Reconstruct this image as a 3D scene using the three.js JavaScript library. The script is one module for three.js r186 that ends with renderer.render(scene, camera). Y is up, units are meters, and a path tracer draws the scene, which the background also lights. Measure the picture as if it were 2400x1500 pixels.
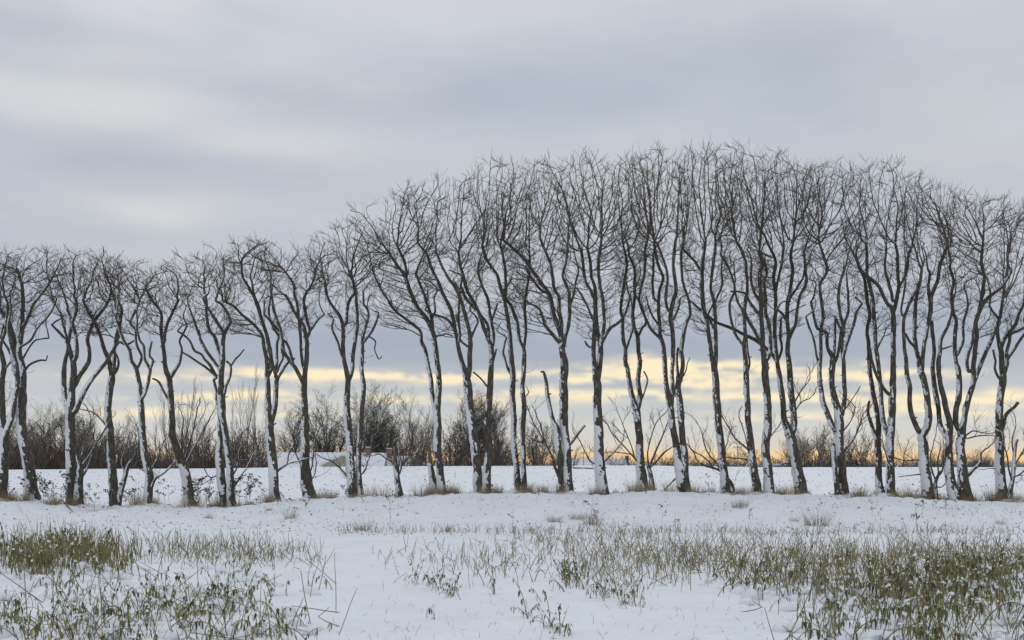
import * as THREE from 'three';
import { mergeGeometries } from 'three/addons/utils/BufferGeometryUtils.js';

// ---------------------------------------------------------------- camera, sky, sun, exposure
const scene = new THREE.Scene();
const EYE = 1.6, F = 2574, HORIZON = 1085;                       // eye height (m), focal length and horizon in units of a 2400 wide picture
const camera = new THREE.PerspectiveCamera(2 * Math.atan(HORIZON / F) * 180 / Math.PI, 1.6, 0.1, 9000);
camera.position.set(0, EYE, 0);
camera.lookAt(0, EYE, -10);
camera.setViewOffset(2400, 2 * HORIZON, 0, 0, 2400, 1500);       // a level lens shifted upwards
const renderer = new THREE.WebGLRenderer({ antialias: true });
renderer.setSize(1024, 640);
renderer.toneMapping = THREE.LinearToneMapping;
renderer.toneMappingExposure = 1;
renderer.shadowMap.enabled = true;

function rngOf(seed) { let a = seed >>> 0; return () => { a = (a + 0x6D2B79F5) | 0; let t = Math.imul(a ^ (a >>> 15), 1 | a); t = (t + Math.imul(t ^ (t >>> 7), 61 | t)) ^ t; return ((t ^ (t >>> 14)) >>> 0) / 4294967296; }; }
const clamp = (x, a = 0, b = 1) => Math.min(b, Math.max(a, x)), lerp = (a, b, t) => a + (b - a) * t, sstep = (x, a, b) => { const t = clamp((x - a) / (b - a)); return t * t * (3 - 2 * t); };
function hash3(x, y, z) { let h = Math.imul(x, 374761393) ^ Math.imul(y, 668265263) ^ Math.imul(z, 1274126177); h = Math.imul(h ^ (h >>> 13), 1274126177); return ((h ^ (h >>> 16)) >>> 0) / 4294967296; }
function noise3(x, y, z) {                                         // value noise, -1..1
  const ix = Math.floor(x), iy = Math.floor(y), iz = Math.floor(z), s = (t) => t * t * t * (t * (t * 6 - 15) + 10), u = s(x - ix), v = s(y - iy), w = s(z - iz);
  const g = (a, b, c) => hash3(ix + a, iy + b, iz + c);
  return 2 * lerp(lerp(lerp(g(0, 0, 0), g(1, 0, 0), u), lerp(g(0, 1, 0), g(1, 1, 0), u), v), lerp(lerp(g(0, 0, 1), g(1, 0, 1), u), lerp(g(0, 1, 1), g(1, 1, 1), u), v), w) - 1;
}
const fbm = (x, y, z, n = 4) => { let s = 0, a = 0.5; for (let i = 0; i < n; i++, a *= 0.5, x = x * 2.03 + 17.1, y = y * 2.03 + 5.3, z = z * 2.03 + 9.7) s += a * noise3(x, y, z); return s; };
const lin = (c) => { c /= 255; return c <= 0.04045 ? c / 12.92 : ((c + 0.055) / 1.055) ** 2.4; };

const SKY_STOPS = [                                                // elevation in degrees, then the colour towards the set sun and away from it
  [-2, [253, 200, 132], [208, 202, 198]], [0.15, [255, 207, 142], [212, 205, 199]], [0.45, [242, 211, 168], [212, 207, 203]], [0.9, [219, 211, 197], [209, 208, 206]], [1.6, [210, 210, 206], [206, 207, 207]], [2.6, [201, 205, 206], [202, 205, 207]], [3.6, [192, 197, 202], [198, 202, 207]], [4.6, [184, 190, 198], [192, 198, 206]],
  [5.4, [169, 178, 191], [188, 193, 202]], [6.4, [167, 177, 191], [184, 191, 202]], [7.6, [173, 182, 196], [184, 191, 202]], [9.5, [183, 190, 202], [188, 194, 204]], [12.5, [189, 196, 206], [192, 197, 207]], [16, [189, 196, 207], [192, 198, 208]], [19, [190, 197, 208], [195, 200, 210]], [23, [200, 205, 213], [201, 206, 214]], [45, [224, 230, 240], [224, 230, 240]], [90, [247, 253, 261], [247, 253, 261]]];  // highest stops lie out of view, set bright to light the snow
for (const s of SKY_STOPS) { s[1] = s[1].map(lin); s[2] = s[2].map(lin); }
const CREAM = [255, 239, 203].map(lin), PALE = [214, 215, 216].map(lin), SLATE = [169, 177, 193].map(lin);
const bump = (x, c, w) => Math.exp(-(((x - c) / w) ** 2));
function skyColor(az, el, out) {                                   // degrees; az 0 straight ahead, to the right positive
  let i = 0; while (i < SKY_STOPS.length - 2 && el > SKY_STOPS[i + 1][0]) i++;
  const A = SKY_STOPS[i], B = SKY_STOPS[i + 1], t = clamp((el - A[0]) / (B[0] - A[0])), glow = Math.exp(-(((az - 10) / 48) ** 2));
  const aw = az + 4.5 * noise3(az * 0.07, el * 0.28, 33) + 2 * noise3(az * 0.2, el * 0.8, 35); const warp = 0.35 * noise3(az * 0.09, el * 0.5, 3.1) + 0.16 * noise3(az * 0.3, el * 1.6, 8.2);
  const e = el + warp, puff = fbm(az * 0.3, el * 1.1, 1.7, 5), fine = fbm(az * 0.6, el * 3.8, 6.4, 5);
  // breaks in the cloud low over the horizon
  let gap = 0.95 * bump(e, 4.3, 0.34) * bump(az, -11, 8.5) + 0.6 * bump(e, 4.2, 0.29) * bump(az, -3, 5.5);
  gap += 0.95 * bump(e, 3.25, 0.29) * bump(az, -14, 5.5) + 0.6 * bump(e, 2.5, 0.27) * bump(az, -19, 5) + 0.5 * bump(e, 2.2, 0.32) * bump(az, -11, 6) + 0.55 * bump(e, 3.0, 0.28) * bump(az, -4, 5);
  gap += 1.2 * bump(el + 0.7 * puff, 4.5, 0.6) * bump(az, 9.5, 7.5) + 0.75 * bump(el + 0.6 * puff, 5.1, 0.4) * bump(az, 9, 4) + 0.85 * bump(e, 3.25, 0.26) * bump(az, 8, 6.5) + 0.5 * bump(e, 3.9, 0.22) * bump(az, 6, 4);
  gap += 0.7 * bump(e, 4.15, 0.27) * bump(az, 18, 4.5) + 1.1 * bump(el + 0.5 * puff, 2.85, 0.5) * bump(az, 23.5, 5) + 0.65 * bump(e, 3.1, 0.27) * bump(az, 16, 4) + 0.35 * bump(e, 2.0, 0.32) * bump(az, 14, 9);
  gap += 0.45 * glow * bump(e, 3.6, 0.48) * sstep(Math.abs(az), 25, 32) * clamp(0.5 + 2.2 * puff);
  gap = clamp(gap * (0.95 + 2.6 * fine) + 0.3 * gap * puff); gap = gap * gap * (3 - 2 * gap) * 0.6 + gap * 0.4;
  // broad soft banks higher up
  const k = 1 / (Math.sin(Math.max(el, 0.5) * Math.PI / 180) + 0.12), ar = az * Math.PI / 180, bank = fbm(Math.sin(ar) * k * 1.1 + 4.2, Math.cos(ar) * k * 1.1, 2.2, 5), soft = fbm(az * 0.085 + 0.05 * el, el * 0.26, 11.3, 6);
  const ew = el + 1.1 * soft + 0.5 * noise3(az * 0.12, el * 0.5, 15); let light = 0.95 * bump(aw, -23, 5) * bump(ew, 17.3, 1.3) + 0.8 * bump(aw, -13, 6) * bump(ew, 16.2, 1) + 0.7 * bump(aw, -15, 4) * bump(ew, 12.8, 0.8) + 0.9 * bump(aw, -14, 5) * bump(ew, 22.8, 1.0) + 0.45 * bump(az, 2, 12) * bump(ew, 14.6, 1.2) + 0.3 * bump(az, -20, 3) * bump(el, 19.4, 0.5);
  let dark = 0.5 * bump(aw, -22, 6) * bump(ew, 20.6, 0.9) + 0.42 * bump(aw, -16, 7) * bump(ew, 18.8, 0.7) + 0.4 * bump(aw, -20, 9) * bump(ew, 14.4, 0.9) + 0.45 * bump(az, 20, 12) * bump(ew, 19.5, 2.5) + 0.4 * bump(aw, -5, 8) * bump(ew, 18.4, 1) + 0.6 * bump(az, -9, 5) * bump(e, 6.6, 0.6) + 0.75 * bump(az, 8, 5) * bump(e, 6, 0.55) + 0.3 * bump(az, 20, 5) * bump(e, 7.4, 0.6);
  light += sstep(el, 4.5, 9) * clamp(1.5 * soft + 0.9 * bank) * 0.55; dark += sstep(el, 4, 8) * clamp(-1.5 * soft - 0.9 * bank) * 0.5;
  light = clamp(light * 0.85); dark = clamp(dark * (1 - light));
  const streak = 1 + 0.05 * fine * (1 - sstep(el, 4, 12)) + 0.02 * fbm(az * 0.12, el * 0.9, 21, 4) + 0.05 * sstep(el, 5, 10) * fbm(az * 0.2, el * 0.5, 41, 6);
  for (let c = 0; c < 3; c++) {
    let v = lerp(lerp(A[2][c], A[1][c], glow), lerp(B[2][c], B[1][c], glow), t) * streak;
    v = lerp(lerp(v, PALE[c] * Math.max(1, v / 0.62), light), SLATE[c], dark * 0.8);
    out[c] = lerp(v, CREAM[c], gap);
  }
  return out;
}
{
  const W = 3072, H = 1536, data = new Float32Array(W * H * 4), c = [0, 0, 0];
  for (let r = 0; r < H; r++) {
    const el = ((r + 0.5) / H - 0.5) * 180, step = el > 35 ? 8 : el > 26 ? 3 : 1;
    for (let q = 0; q < W; q++) {
      const o = (r * W + q) * 4;
      if (el < -2) { data[o] = data[o + 1] = data[o + 2] = 0.5; data[o + 3] = 1; continue; }
      if (q % step) { data[o] = data[o - 4]; data[o + 1] = data[o - 3]; data[o + 2] = data[o - 2]; data[o + 3] = 1; continue; }
      let az = ((q + 0.5) / W - 0.5) * 360 + 90; if (az > 180) az -= 360;     // -z lies straight ahead
      skyColor(az, el, c); data[o] = c[0]; data[o + 1] = c[1]; data[o + 2] = c[2]; data[o + 3] = 1;
    }
  }
  const sky = new THREE.DataTexture(data, W, H, THREE.RGBAFormat, THREE.FloatType);
  sky.mapping = THREE.EquirectangularReflectionMapping; sky.magFilter = THREE.LinearFilter; sky.needsUpdate = true;
  scene.background = sky; scene.environment = sky;
}
const sun = new THREE.DirectionalLight(new THREE.Color(1, 0.8, 0.55), 0.5);
{ const a = 12 * Math.PI / 180, e = 5 * Math.PI / 180; sun.position.set(Math.sin(a) * Math.cos(e), Math.sin(e), -Math.cos(a) * Math.cos(e)).multiplyScalar(120); }
sun.castShadow = true; sun.shadow.radius = 22; sun.shadow.mapSize.set(2048, 2048);
Object.assign(sun.shadow.camera, { left: -60, right: 60, top: 40, bottom: -40, near: 1, far: 260 });
scene.add(sun, sun.target);

// ---------------------------------------------------------------- helpers
const used = {};
const numbered = (n) => { const k = used[n] = (used[n] ?? -1) + 1; return k ? `${n}_${String(k).padStart(3, '0')}` : n; };
function tag(o, label, category, group, kind) { o.userData.label = label; if (category) o.userData.category = category; if (group) o.userData.group = group; if (kind) o.userData.kind = kind; return o; }
function thing(name, x, y, z, label, category, group) { const g = new THREE.Group(); g.name = numbered(name); g.position.set(x, y, z); tag(g, label, category, group); scene.add(g); return g; }
function mesh(name, geo, mat, parent, top) { const m = new THREE.Mesh(geo, mat); m.name = top ? numbered(name) : name; m.castShadow = m.receiveShadow = true; parent.add(m); return m; }
const at = (px, py, d) => [(px - 1200) / F * d, EYE + (HORIZON - py) / F * d, -d];
const pairs = (s) => s.split(' ').map((q) => q.split(',').map(Number));
const curve = (s) => { const p = pairs(s); return (x) => { let i = 0; while (i < p.length - 2 && x > p[i + 1][0]) i++; return lerp(p[i][1], p[i + 1][1], clamp((x - p[i][0]) / (p[i + 1][0] - p[i][0]))); }; };

class Builder {                                                    // collects tubes and blades into one geometry
  constructor() { this.p = []; this.n = []; this.t = []; this.i = []; this.c = []; }
  vert(x, y, z, nx, ny, nz, u, v) { this.p.push(x, y, z); this.n.push(nx, ny, nz); this.t.push(u, v); return this.p.length / 3 - 1; }
  // pts: [x,y,z] list, rad: radius per point; shape(n, s, r) may return an extra offset along the normal
  tube(pts, rad, sides, shape, cap = true) {
    const N = pts.length; if (N < 2) return;
    let ux = 0, uy = 0, uz = -1, len = 0, prev = null; const rings = [];
    for (let k = 0; k < N; k++) {
      const a = pts[Math.max(0, k - 1)], b = pts[Math.min(N - 1, k + 1)], p = pts[k];
      let tx = b[0] - a[0], ty = b[1] - a[1], tz = b[2] - a[2]; const l = Math.hypot(tx, ty, tz) || 1; tx /= l; ty /= l; tz /= l;
      let d = ux * tx + uy * ty + uz * tz; if (Math.abs(d) > 0.97 && k === 0) { ux = 1; uy = 0; uz = 0; d = tx; }
      ux -= d * tx; uy -= d * ty; uz -= d * tz; const ul = Math.hypot(ux, uy, uz) || 1; ux /= ul; uy /= ul; uz /= ul;
      const wx = ty * uz - tz * uy, wy = tz * ux - tx * uz, wz = tx * uy - ty * ux;
      if (prev) len += Math.hypot(p[0] - prev[0], p[1] - prev[1], p[2] - prev[2]); prev = p;
      const ring = [], offs = [];
      for (let s = 0; s <= sides; s++) {
        const q = s === sides ? 0 : s, f = q / sides * Math.PI * 2, c = Math.cos(f), g = Math.sin(f), nx = ux * c + wx * g, ny = uy * c + wy * g, nz = uz * c + wz * g;
        const off = shape ? shape(nx, ny, nz, p, rad[k], len) : 0, r = rad[k] + off;
        offs.push(off); ring.push(this.vert(p[0] + nx * r, p[1] + ny * r, p[2] + nz * r, nx, ny, nz, s / sides * 2 * Math.PI * rad[0] * 2, len * 2));
      }
      rings.push([ring, offs]);
    }
    for (let k = 0; k < N - 1; k++) for (let s = 0; s < sides; s++) {
      if (this.skip && rings[k][1][s] < this.skip && rings[k][1][s + 1] < this.skip && rings[k + 1][1][s] < this.skip && rings[k + 1][1][s + 1] < this.skip) continue;
      const [a, b, c, d] = [rings[k][0][s], rings[k][0][s + 1], rings[k + 1][0][s], rings[k + 1][0][s + 1]];
      this.i.push(a, b, c, b, d, c);
    }
    if (cap && !this.skip && rad[N - 1] > 0.008) {
      const p = pts[N - 1], q = pts[N - 2], l = Math.hypot(p[0] - q[0], p[1] - q[1], p[2] - q[2]) || 1, n = [(p[0] - q[0]) / l, (p[1] - q[1]) / l, (p[2] - q[2]) / l];
      const e = this.vert(p[0] + n[0] * rad[N - 1] * 0.4, p[1] + n[1] * rad[N - 1] * 0.4, p[2] + n[2] * rad[N - 1] * 0.4, ...n, 0, 0), r = rings[N - 1][0];
      for (let s = 0; s < sides; s++) this.i.push(r[s], r[s + 1], e);
    }
  }
  // a flat strip along pts, half widths w, flat side across dir
  strip(pts, w, dx, dy, dz) {
    let a0, b0; const nl = [0, 0, 0];
    for (let k = 0; k < pts.length; k++) {
      const p = pts[k], q = pts[Math.min(k + 1, pts.length - 1)], o = pts[Math.max(k - 1, 0)], t = [q[0] - o[0], q[1] - o[1], q[2] - o[2]];
      nl[0] = t[2] * dy - t[1] * dz; nl[1] = t[0] * dz - t[2] * dx; nl[2] = t[1] * dx - t[0] * dy; const l = Math.hypot(...nl) || 1;
      const a = this.vert(p[0] - dx * w[k], p[1] - dy * w[k], p[2] - dz * w[k], nl[0] / l, nl[1] / l, nl[2] / l, 0, k), b = this.vert(p[0] + dx * w[k], p[1] + dy * w[k], p[2] + dz * w[k], nl[0] / l, nl[1] / l, nl[2] / l, 1, k);
      if (k) this.i.push(a0, b0, a, b0, b, a); a0 = a; b0 = b;
    }
  }
  get empty() { return !this.i.length; }
  build() {
    const g = new THREE.BufferGeometry();
    g.setAttribute('position', new THREE.BufferAttribute(new Float32Array(this.p), 3)); g.setAttribute('normal', new THREE.BufferAttribute(new Float32Array(this.n), 3)); g.setAttribute('uv', new THREE.BufferAttribute(new Float32Array(this.t), 2));
    if (this.c.length) g.setAttribute('color', new THREE.BufferAttribute(new Float32Array(this.c), 3));
    g.setIndex(new THREE.BufferAttribute(new Uint32Array(this.i), 1)); return g;
  }
}
function texture(size, fn, srgb) {                                 // fn(u, v) -> [r, g, b] 0..1, tiling is up to fn
  const d = new Uint8Array(size * size * 4);
  for (let y = 0; y < size; y++) for (let x = 0; x < size; x++) { const c = fn(x / size, y / size), o = (y * size + x) * 4; d[o] = clamp(c[0]) * 255; d[o + 1] = clamp(c[1]) * 255; d[o + 2] = clamp(c[2]) * 255; d[o + 3] = 255; }
  const t = new THREE.DataTexture(d, size, size); t.wrapS = t.wrapT = THREE.RepeatWrapping; t.magFilter = THREE.LinearFilter; t.minFilter = THREE.LinearMipmapLinearFilter; t.generateMipmaps = true; if (srgb) t.colorSpace = THREE.SRGBColorSpace; t.needsUpdate = true; return t;
}
const tileNoise = (u, v, f, g, seed, n = 4) => { let s = 0, a = 0.5; for (let i = 0; i < n; i++, a *= 0.5, f *= 2, g *= 2) { const x = u * f, y = v * g, ix = Math.floor(x), iy = Math.floor(y), sm = (t) => t * t * (3 - 2 * t), p = sm(x - ix), q = sm(y - iy), h = (b, c) => hash3((ix + b) % f, (iy + c) % g, seed + i * 31); s += a * (2 * lerp(lerp(h(0, 0), h(1, 0), p), lerp(h(0, 1), h(1, 1), p), q) - 1); } return s; };

// ---------------------------------------------------------------- materials
const barkMap = texture(512, (u, v) => {
  const crack = tileNoise(u, v, 12, 5, 1, 5), lich = tileNoise(u, v, 6, 5, 7, 4), fl = tileNoise(u, v, 40, 40, 13, 2), k = clamp(0.62 + 0.5 * crack);
  let c = [0.115 * k, 0.1 * k, 0.077 * k]; const l = sstep(lich, 0.1, 0.4); c = [lerp(c[0], 0.15, l * 0.6), lerp(c[1], 0.155, l * 0.6), lerp(c[2], 0.105, l * 0.6)];
  const s = sstep(fl, 0.5, 0.62) * sstep(lich + crack, -0.2, 0.3); return c.map((x) => Math.pow(lerp(x, 0.6, s), 1 / 2.2));
}, true);
const barkBump = texture(512, (u, v) => { const b = 0.5 + 0.55 * tileNoise(u, v, 14, 5, 1, 5); return [b, b, b]; });
const M = {};
M.bark = new THREE.MeshStandardMaterial({ map: barkMap, bumpMap: barkBump, bumpScale: 0.012, roughness: 0.95 });
M.twig = new THREE.MeshStandardMaterial({ color: new THREE.Color().setRGB(0.1, 0.083, 0.062), roughness: 0.95 });
M.farBark = new THREE.MeshStandardMaterial({ color: new THREE.Color().setRGB(0.075, 0.066, 0.056), roughness: 1 });
M.farTwig = new THREE.MeshStandardMaterial({ color: new THREE.Color().setRGB(0.068, 0.057, 0.046), roughness: 1 });
M.brownTwig = new THREE.MeshStandardMaterial({ color: new THREE.Color().setRGB(0.15, 0.112, 0.086), roughness: 1 });  // brown twigs, colour lightened to stand in for haze over the far brush
M.deadWood = new THREE.MeshStandardMaterial({ color: new THREE.Color().setRGB(0.19, 0.125, 0.07), roughness: 0.95 });
const snowBump = texture(1024, (u, v) => { const b = 0.5 + 0.32 * tileNoise(u, v, 8, 8, 3, 4) + 0.34 * tileNoise(u, v, 64, 64, 5, 3); return [b, b, b]; });
const snowTint = texture(512, (u, v) => { const k = 0.955 + 0.035 * tileNoise(u, v, 5, 5, 9, 5); return [k * 0.985, k * 0.99, k]; }, true);
M.snow = new THREE.MeshStandardMaterial({ color: new THREE.Color().setRGB(0.93, 0.935, 0.94), map: snowTint, bumpMap: snowBump, bumpScale: 0.03, roughness: 0.9 });
M.crust = new THREE.MeshStandardMaterial({ color: new THREE.Color().setRGB(0.78, 0.79, 0.81), roughness: 0.92 });
// ---------------------------------------------------------------- the row of bare trees: stems and limbs as they stand
// T a stem rising from the ground, L a limb, S a dead stub, B a leafless shoot with side twigs. x,y as seen from the camera, w thickness in the same unit.
const ROW = [
  { d: 34.9, label: 'first tree of the row, beside the left edge, trunk forking in a V', s: [
    'T 3,1176,27 9,1093,22 12,1021,19 7,985,15 4,900,13 9,860,11 5,835,10 -8,790,9 -20,730,8 -14,680,7',
    'L 12,1023,14 18,1005,12 29,973,11 36,930,10 41,895,9 38,850,7 26,810,6 20,770,5 24,740,5', 'L 8,865,8 2,820,7 12,775,6 18,720,6 10,690,5', 'S 9,868,5 19,856,4 25,848,4'] },
  { d: 35.1, label: 'second tree from the left, dark curved trunk splitting into two stems at half height', s: [
    'T 79,1174,28 72,1120,25 63,1060,23 51,1000,21 52,950,20 51,915,20 40,878,15 37,860,14 32,830,13 31,800,13 26,776,11 20,755,9 6,735,8 -6,715,7',
    'L 51,918,18 55,888,13 53,860,13 50,845,12 45,818,11 51,774,10 53,730,9 54,690,8 50,660,7 40,630,6',
    'L 51,775,8 66,745,7 80,712,7 104,680,6 118,660,5', 'L 44,815,6 70,800,5 80,784,5 92,765,4 118,735,4 132,700,3', 'L 50,850,5 64,822,4 80,800,4 95,795,3 115,793,3',
    'S 52,880,6 66,858,5 82,848,5 98,844,4 108,845,3 111,833,3', 'L 31,800,8 20,760,7 8,742,6 0,720,5', 'L 36,858,6 28,835,6 12,806,5 2,790,5'] },
  { d: 34.8, label: 'third tree from the left, long arm leaning right, broken stump at its foot', s: [
    'T 168,1182,24 168,1100,22 167,1040,20 166,975,19 168,925,15 172,880,14 171,850,13 164,822,9 160,806,8 147,790,7 138,778,6 122,762,5',
    'T 184,1180,19 186,1130,16 188,1088,14 182,1066,8',
    'L 173,848,10 180,830,9 179,796,8 174,772,8 170,756,7 180,724,6 176,700,6', 'L 161,808,7 165,780,7 168,752,6 158,725,6',
    'L 166,985,13 157,945,12 151,915,11 150,875,11 154,842,9 160,818,8 158,800,6 150,770,5 143,735,5',
    'L 175,905,11 187,880,11 200,862,10 208,846,9 210,820,8 206,795,8 214,770,7 222,752,7 245,722,6 258,700,6',
    'L 177,965,12 190,935,10 205,905,10 222,880,9 238,862,9 250,847,9 266,820,7 280,802,6 296,808,5 318,796,4', 'L 264,822,6 270,800,6 274,778,5 283,750,5',
    'B 188,1125,7 198,1110,6 208,1090,5 214,1070,4', 'B 188,1095,6 205,1075,5 225,1040,4 240,1015,3', 'B 188,1090,5 196,1050,4 205,1015,3 214,985,3'] },
  { d: 35.2, label: 'fourth tree from the left, with a second short stem leaning right from its foot', s: [
    'T 267,1192,21 265,1120,19 262,1070,17 258,1015,16 254,960,14 257,920,14 262,888,14 257,855,11 254,842,10 244,816,9 236,788,8 224,758,7 210,734,7 197,706,6',
    'T 276,1197,14 284,1150,11 296,1110,9 303,1088,7 308,1078,5',
    'L 262,885,11 266,868,9 268,840,8 268,816,7 276,792,7 280,772,7 284,748,6 284,720,6 270,704,5', 'L 262,882,7 274,868,6 278,848,5 270,826,4',
    'B 254,1005,5 243,990,4 226,972,4 212,965,3', 'B 296,1110,5 285,1085,4 288,1070,3', 'B 303,1090,4 320,1060,3 326,1030,3', 'S 274,1085,5 276,1070,5 272,1066,4'] },
  { d: 34.7, label: 'fifth tree from the left, slim trunk opening in a U, low arm to the right', s: [
    'T 346,1178,19 351,1120,17 340,1060,14 334,1000,13 332,945,12 328,905,9 320,866,9 308,844,8 304,820,7 288,792,6 278,766,6 272,740,5',
    'L 332,940,9 340,922,8 346,905,7 352,875,7 353,866,7 340,842,6 338,812,6 328,798,5 320,770,5', 'L 353,866,6 359,845,5 350,832,5 356,800,4',
    'L 320,864,7 332,838,6 320,808,6 318,772,5 306,756,5 320,728,5 328,704,5', 'B 350,1170,9 357,1140,7 365,1122,6 385,1108,5 402,1090,4', 'B 352,1125,5 340,1105,4 325,1098,3', 'B 352,1110,5 366,1080,4 378,1050,3'] },
  { d: 35.3, label: 'sixth bare tree from the left, trunk sweeping up from right to left', s: [
    'T 448,1190,23 437,1120,21 427,1080,19 410,1040,17 404,1005,15 403,960,13 400,915,12 398,888,12 390,868,11 386,840,10 381,804,9 377,770,8 380,748,7 374,726,6 354,700,6 342,676,5',
    'L 384,806,7 390,766,7 402,738,6 418,704,6', 'L 401,884,8 415,862,7 422,848,6 426,820,5 420,800,5 428,784,5 438,764,4',
    'L 399,947,6 385,920,5 372,895,5 357,887,4', 'B 432,1095,7 440,1055,5 452,1010,4 462,965,3', 'B 434,1090,6 455,1050,5 476,1010,4 490,985,3', 'B 428,1070,5 426,1030,4 430,985,3'] },
  { d: 35.0, label: 'seventh bare tree from the left, two joined trunks under a broad fan of limbs', s: [
    'T 529,1190,20 522,1140,19 517,1107,18 515,1067,15 517,1013,10 514,968,8 508,930,7 502,890,6',
    'T 544,1190,18 541,1130,16 539,1093,14 533,1040,13 524,987,13 520,955,16 519,915,15 518,885,13 523,840,11 522,804,10 526,782,9 538,760,7 540,750,6 532,732,6 520,714,6 506,706,5',
    'L 525,783,7 514,764,7 506,750,7 494,732,6 484,716,6', 'L 517,872,9 518,846,8 512,816,8 502,790,8 492,776,7 486,754,7 484,728,6 484,706,6 478,676,5',
    'L 515,866,8 500,844,7 484,822,7 472,802,6 462,772,6 454,748,5', 'L 507,885,8 492,856,7 480,842,6 472,830,6 456,822,6 446,800,5 432,786,5 416,776,4',
    'L 503,880,6 484,862,6 466,850,5 448,838,5 428,826,4', 'L 523,935,7 531,904,6 541,877,5 542,858,5 532,846,4', 'S 542,860,5 552,842,4 562,832,4 572,819,3',
    'B 518,1112,5 505,1116,4 494,1120,4 486,1112,3', 'B 548,1140,6 560,1125,5 568,1112,4 575,1102,3', 'B 545,1115,4 556,1095,4 560,1075,3'] },
  { d: 34.8, label: 'eighth tree from the left, straight trunk with limbs fanned to the upper left', s: [
    'T 646,1180,22 642,1110,21 637,1050,19 633,1000,17 630,960,15 629,925,12 628,890,11 626,855,10 622,830,9 618,808,8 615,788,8 600,766,7 586,752,7 568,738,6 548,718,6 522,704,5',
    'L 628,885,9 635,862,10 633,826,10 628,796,9 620,768,8 610,738,8 594,692,7 580,668,6 568,646,6 566,616,5',
    'L 634,998,13 640,975,12 646,950,11 648,915,10 648,890,9 642,864,8 637,840,8 634,815,7', 'L 649,905,7 653,885,6 664,867,6 678,848,5 690,840,4',
    'L 644,870,7 650,850,6 649,806,6 654,780,6 644,764,6 632,746,5 630,722,5', 'L 650,872,5 656,855,5 664,838,5 660,816,4 664,795,4', 'L 612,742,6 606,716,6 596,690,5 590,660,5',
    'B 641,1090,6 625,1092,5 612,1086,4 598,1078,4 585,1078,3', 'B 650,1105,7 660,1096,5 680,1085,4 695,1082,4', 'B 655,1100,5 672,1088,4 676,1068,4 684,1050,3'] },
  { d: 35.2, label: 'ninth bare tree from the left, thick leaning foot and an S-shaped trunk', s: [
    'T 728,1172,30 718,1125,26 715,1080,22 716,1030,18 715,985,17 714,940,15 713,905,14 716,868,12 719,840,11 720,810,10 718,792,9 712,764,8 702,748,8 690,730,7 682,714,7 670,692,6',
    'L 713,902,10 702,880,10 690,858,9 678,844,9 666,824,8 662,800,8 658,774,7 650,752,7 642,728,7 638,700,6 634,674,6', 'L 686,850,7 682,830,6 672,804,6 658,792,6 644,772,6 632,752,5 620,738,5',
    'L 719,794,8 726,776,7 720,752,7 716,724,6 712,704,6 718,684,5 728,672,5 738,646,5', 'L 725,779,5 736,764,5 744,752,4 760,736,4', 'L 714,872,8 709,850,8 706,820,7 704,792,7 702,758,7 698,720,6 690,692,6 688,668,6 674,644,5 656,624,5',
    'L 702,760,6 712,740,5 712,712,5 716,690,4', 'B 722,1120,4 732,1090,4 736,1050,3 744,1015,3', 'B 714,1110,5 703,1085,5 692,1060,4 686,1035,3', 'B 726,1130,4 738,1110,3 742,1085,3'] },
  { d: 34.9, label: 'tenth tree from the left, two slim trunks side by side, low drooping arm', s: [
    'T 828,1165,21 823,1110,19 822,1060,16 818,1010,15 814,965,14 813,930,13 816,895,13 812,868,11 806,842,10 804,806,10 804,768,9 796,740,8 784,724,7 772,708,7 764,686,6 762,660,6',
    'T 846,1162,13 842,1090,11 845,1010,11 848,965,11 853,910,10 849,872,9 850,820,8 852,784,7 860,758,6 864,734,5 852,712,5',
    'L 804,770,7 812,754,7 814,728,7 818,706,7 832,686,6 828,664,6', 'L 806,845,6 798,824,5 792,800,5 778,770,5 782,750,4', 'L 818,893,10 826,868,9 828,826,9 836,780,8 838,750,7 836,712,7 832,680,6 822,636,6',
    'B 824,1140,5 810,1112,5 795,1095,4 775,1080,4 760,1075,3', 'B 847,1112,5 857,1100,4 861,1085,3', 'L 852,806,6 864,788,5 876,770,5 888,738,4', 'S 864,790,4 880,800,4 878,820,3 888,842,3 894,834,2'] },
  { d: 34.8, label: 'short broken snow-wrapped stump with thin arms between the tenth and eleventh trees', s: [
    'T 937,1167,17 932,1125,13 929,1095,12 926,1068,9', 'B 930,1095,5 918,1082,4 905,1075,4 890,1064,4 880,1066,3', 'B 936,1112,5 944,1088,4 956,1075,4 972,1064,3', 'B 930,1090,4 938,1075,4 936,1060,3', 'B 936,1105,3 946,1070,3 944,1050,2'], stump: 1 },
  { d: 35.2, label: 'tall tree leaning left just right of the stump, broken side stem at its foot', s: [
    'T 1036,1157,19 1033,1100,16 1028,1050,17 1027,1000,16 1024,970,16 1028,930,13 1030,890,12 1025,850,11 1021,810,11 1014,780,11 1002,752,11 980,724,11 970,700,10 958,672,9 948,644,8 932,624,7 920,606,6 910,590,6',
    'T 1019,1156,19 1013,1110,13 1008,1080,10 1006,1062,8',
    'L 1022,968,11 1015,935,10 1010,890,9 1004,858,9 998,822,8 988,800,8 986,778,7 970,762,7 948,746,6 930,732,6 916,716,6 908,700,5 893,678,5 880,650,4',
    'L 1014,780,8 1012,748,8 1008,730,7 1000,708,7 984,664,6 974,640,6', 'L 952,655,7 952,630,6 942,600,6 930,575,5', 'S 1021,787,4 1036,786,4 1045,782,4 1062,788,3',
    'L 1012,750,5 1020,730,5 1018,700,4 1026,680,4', 'B 1010,1090,4 996,1080,4 990,1066,3'] },
  { d: 34.7, label: 'twelfth tree from the left, two thick trunks with snow between their feet', s: [
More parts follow.
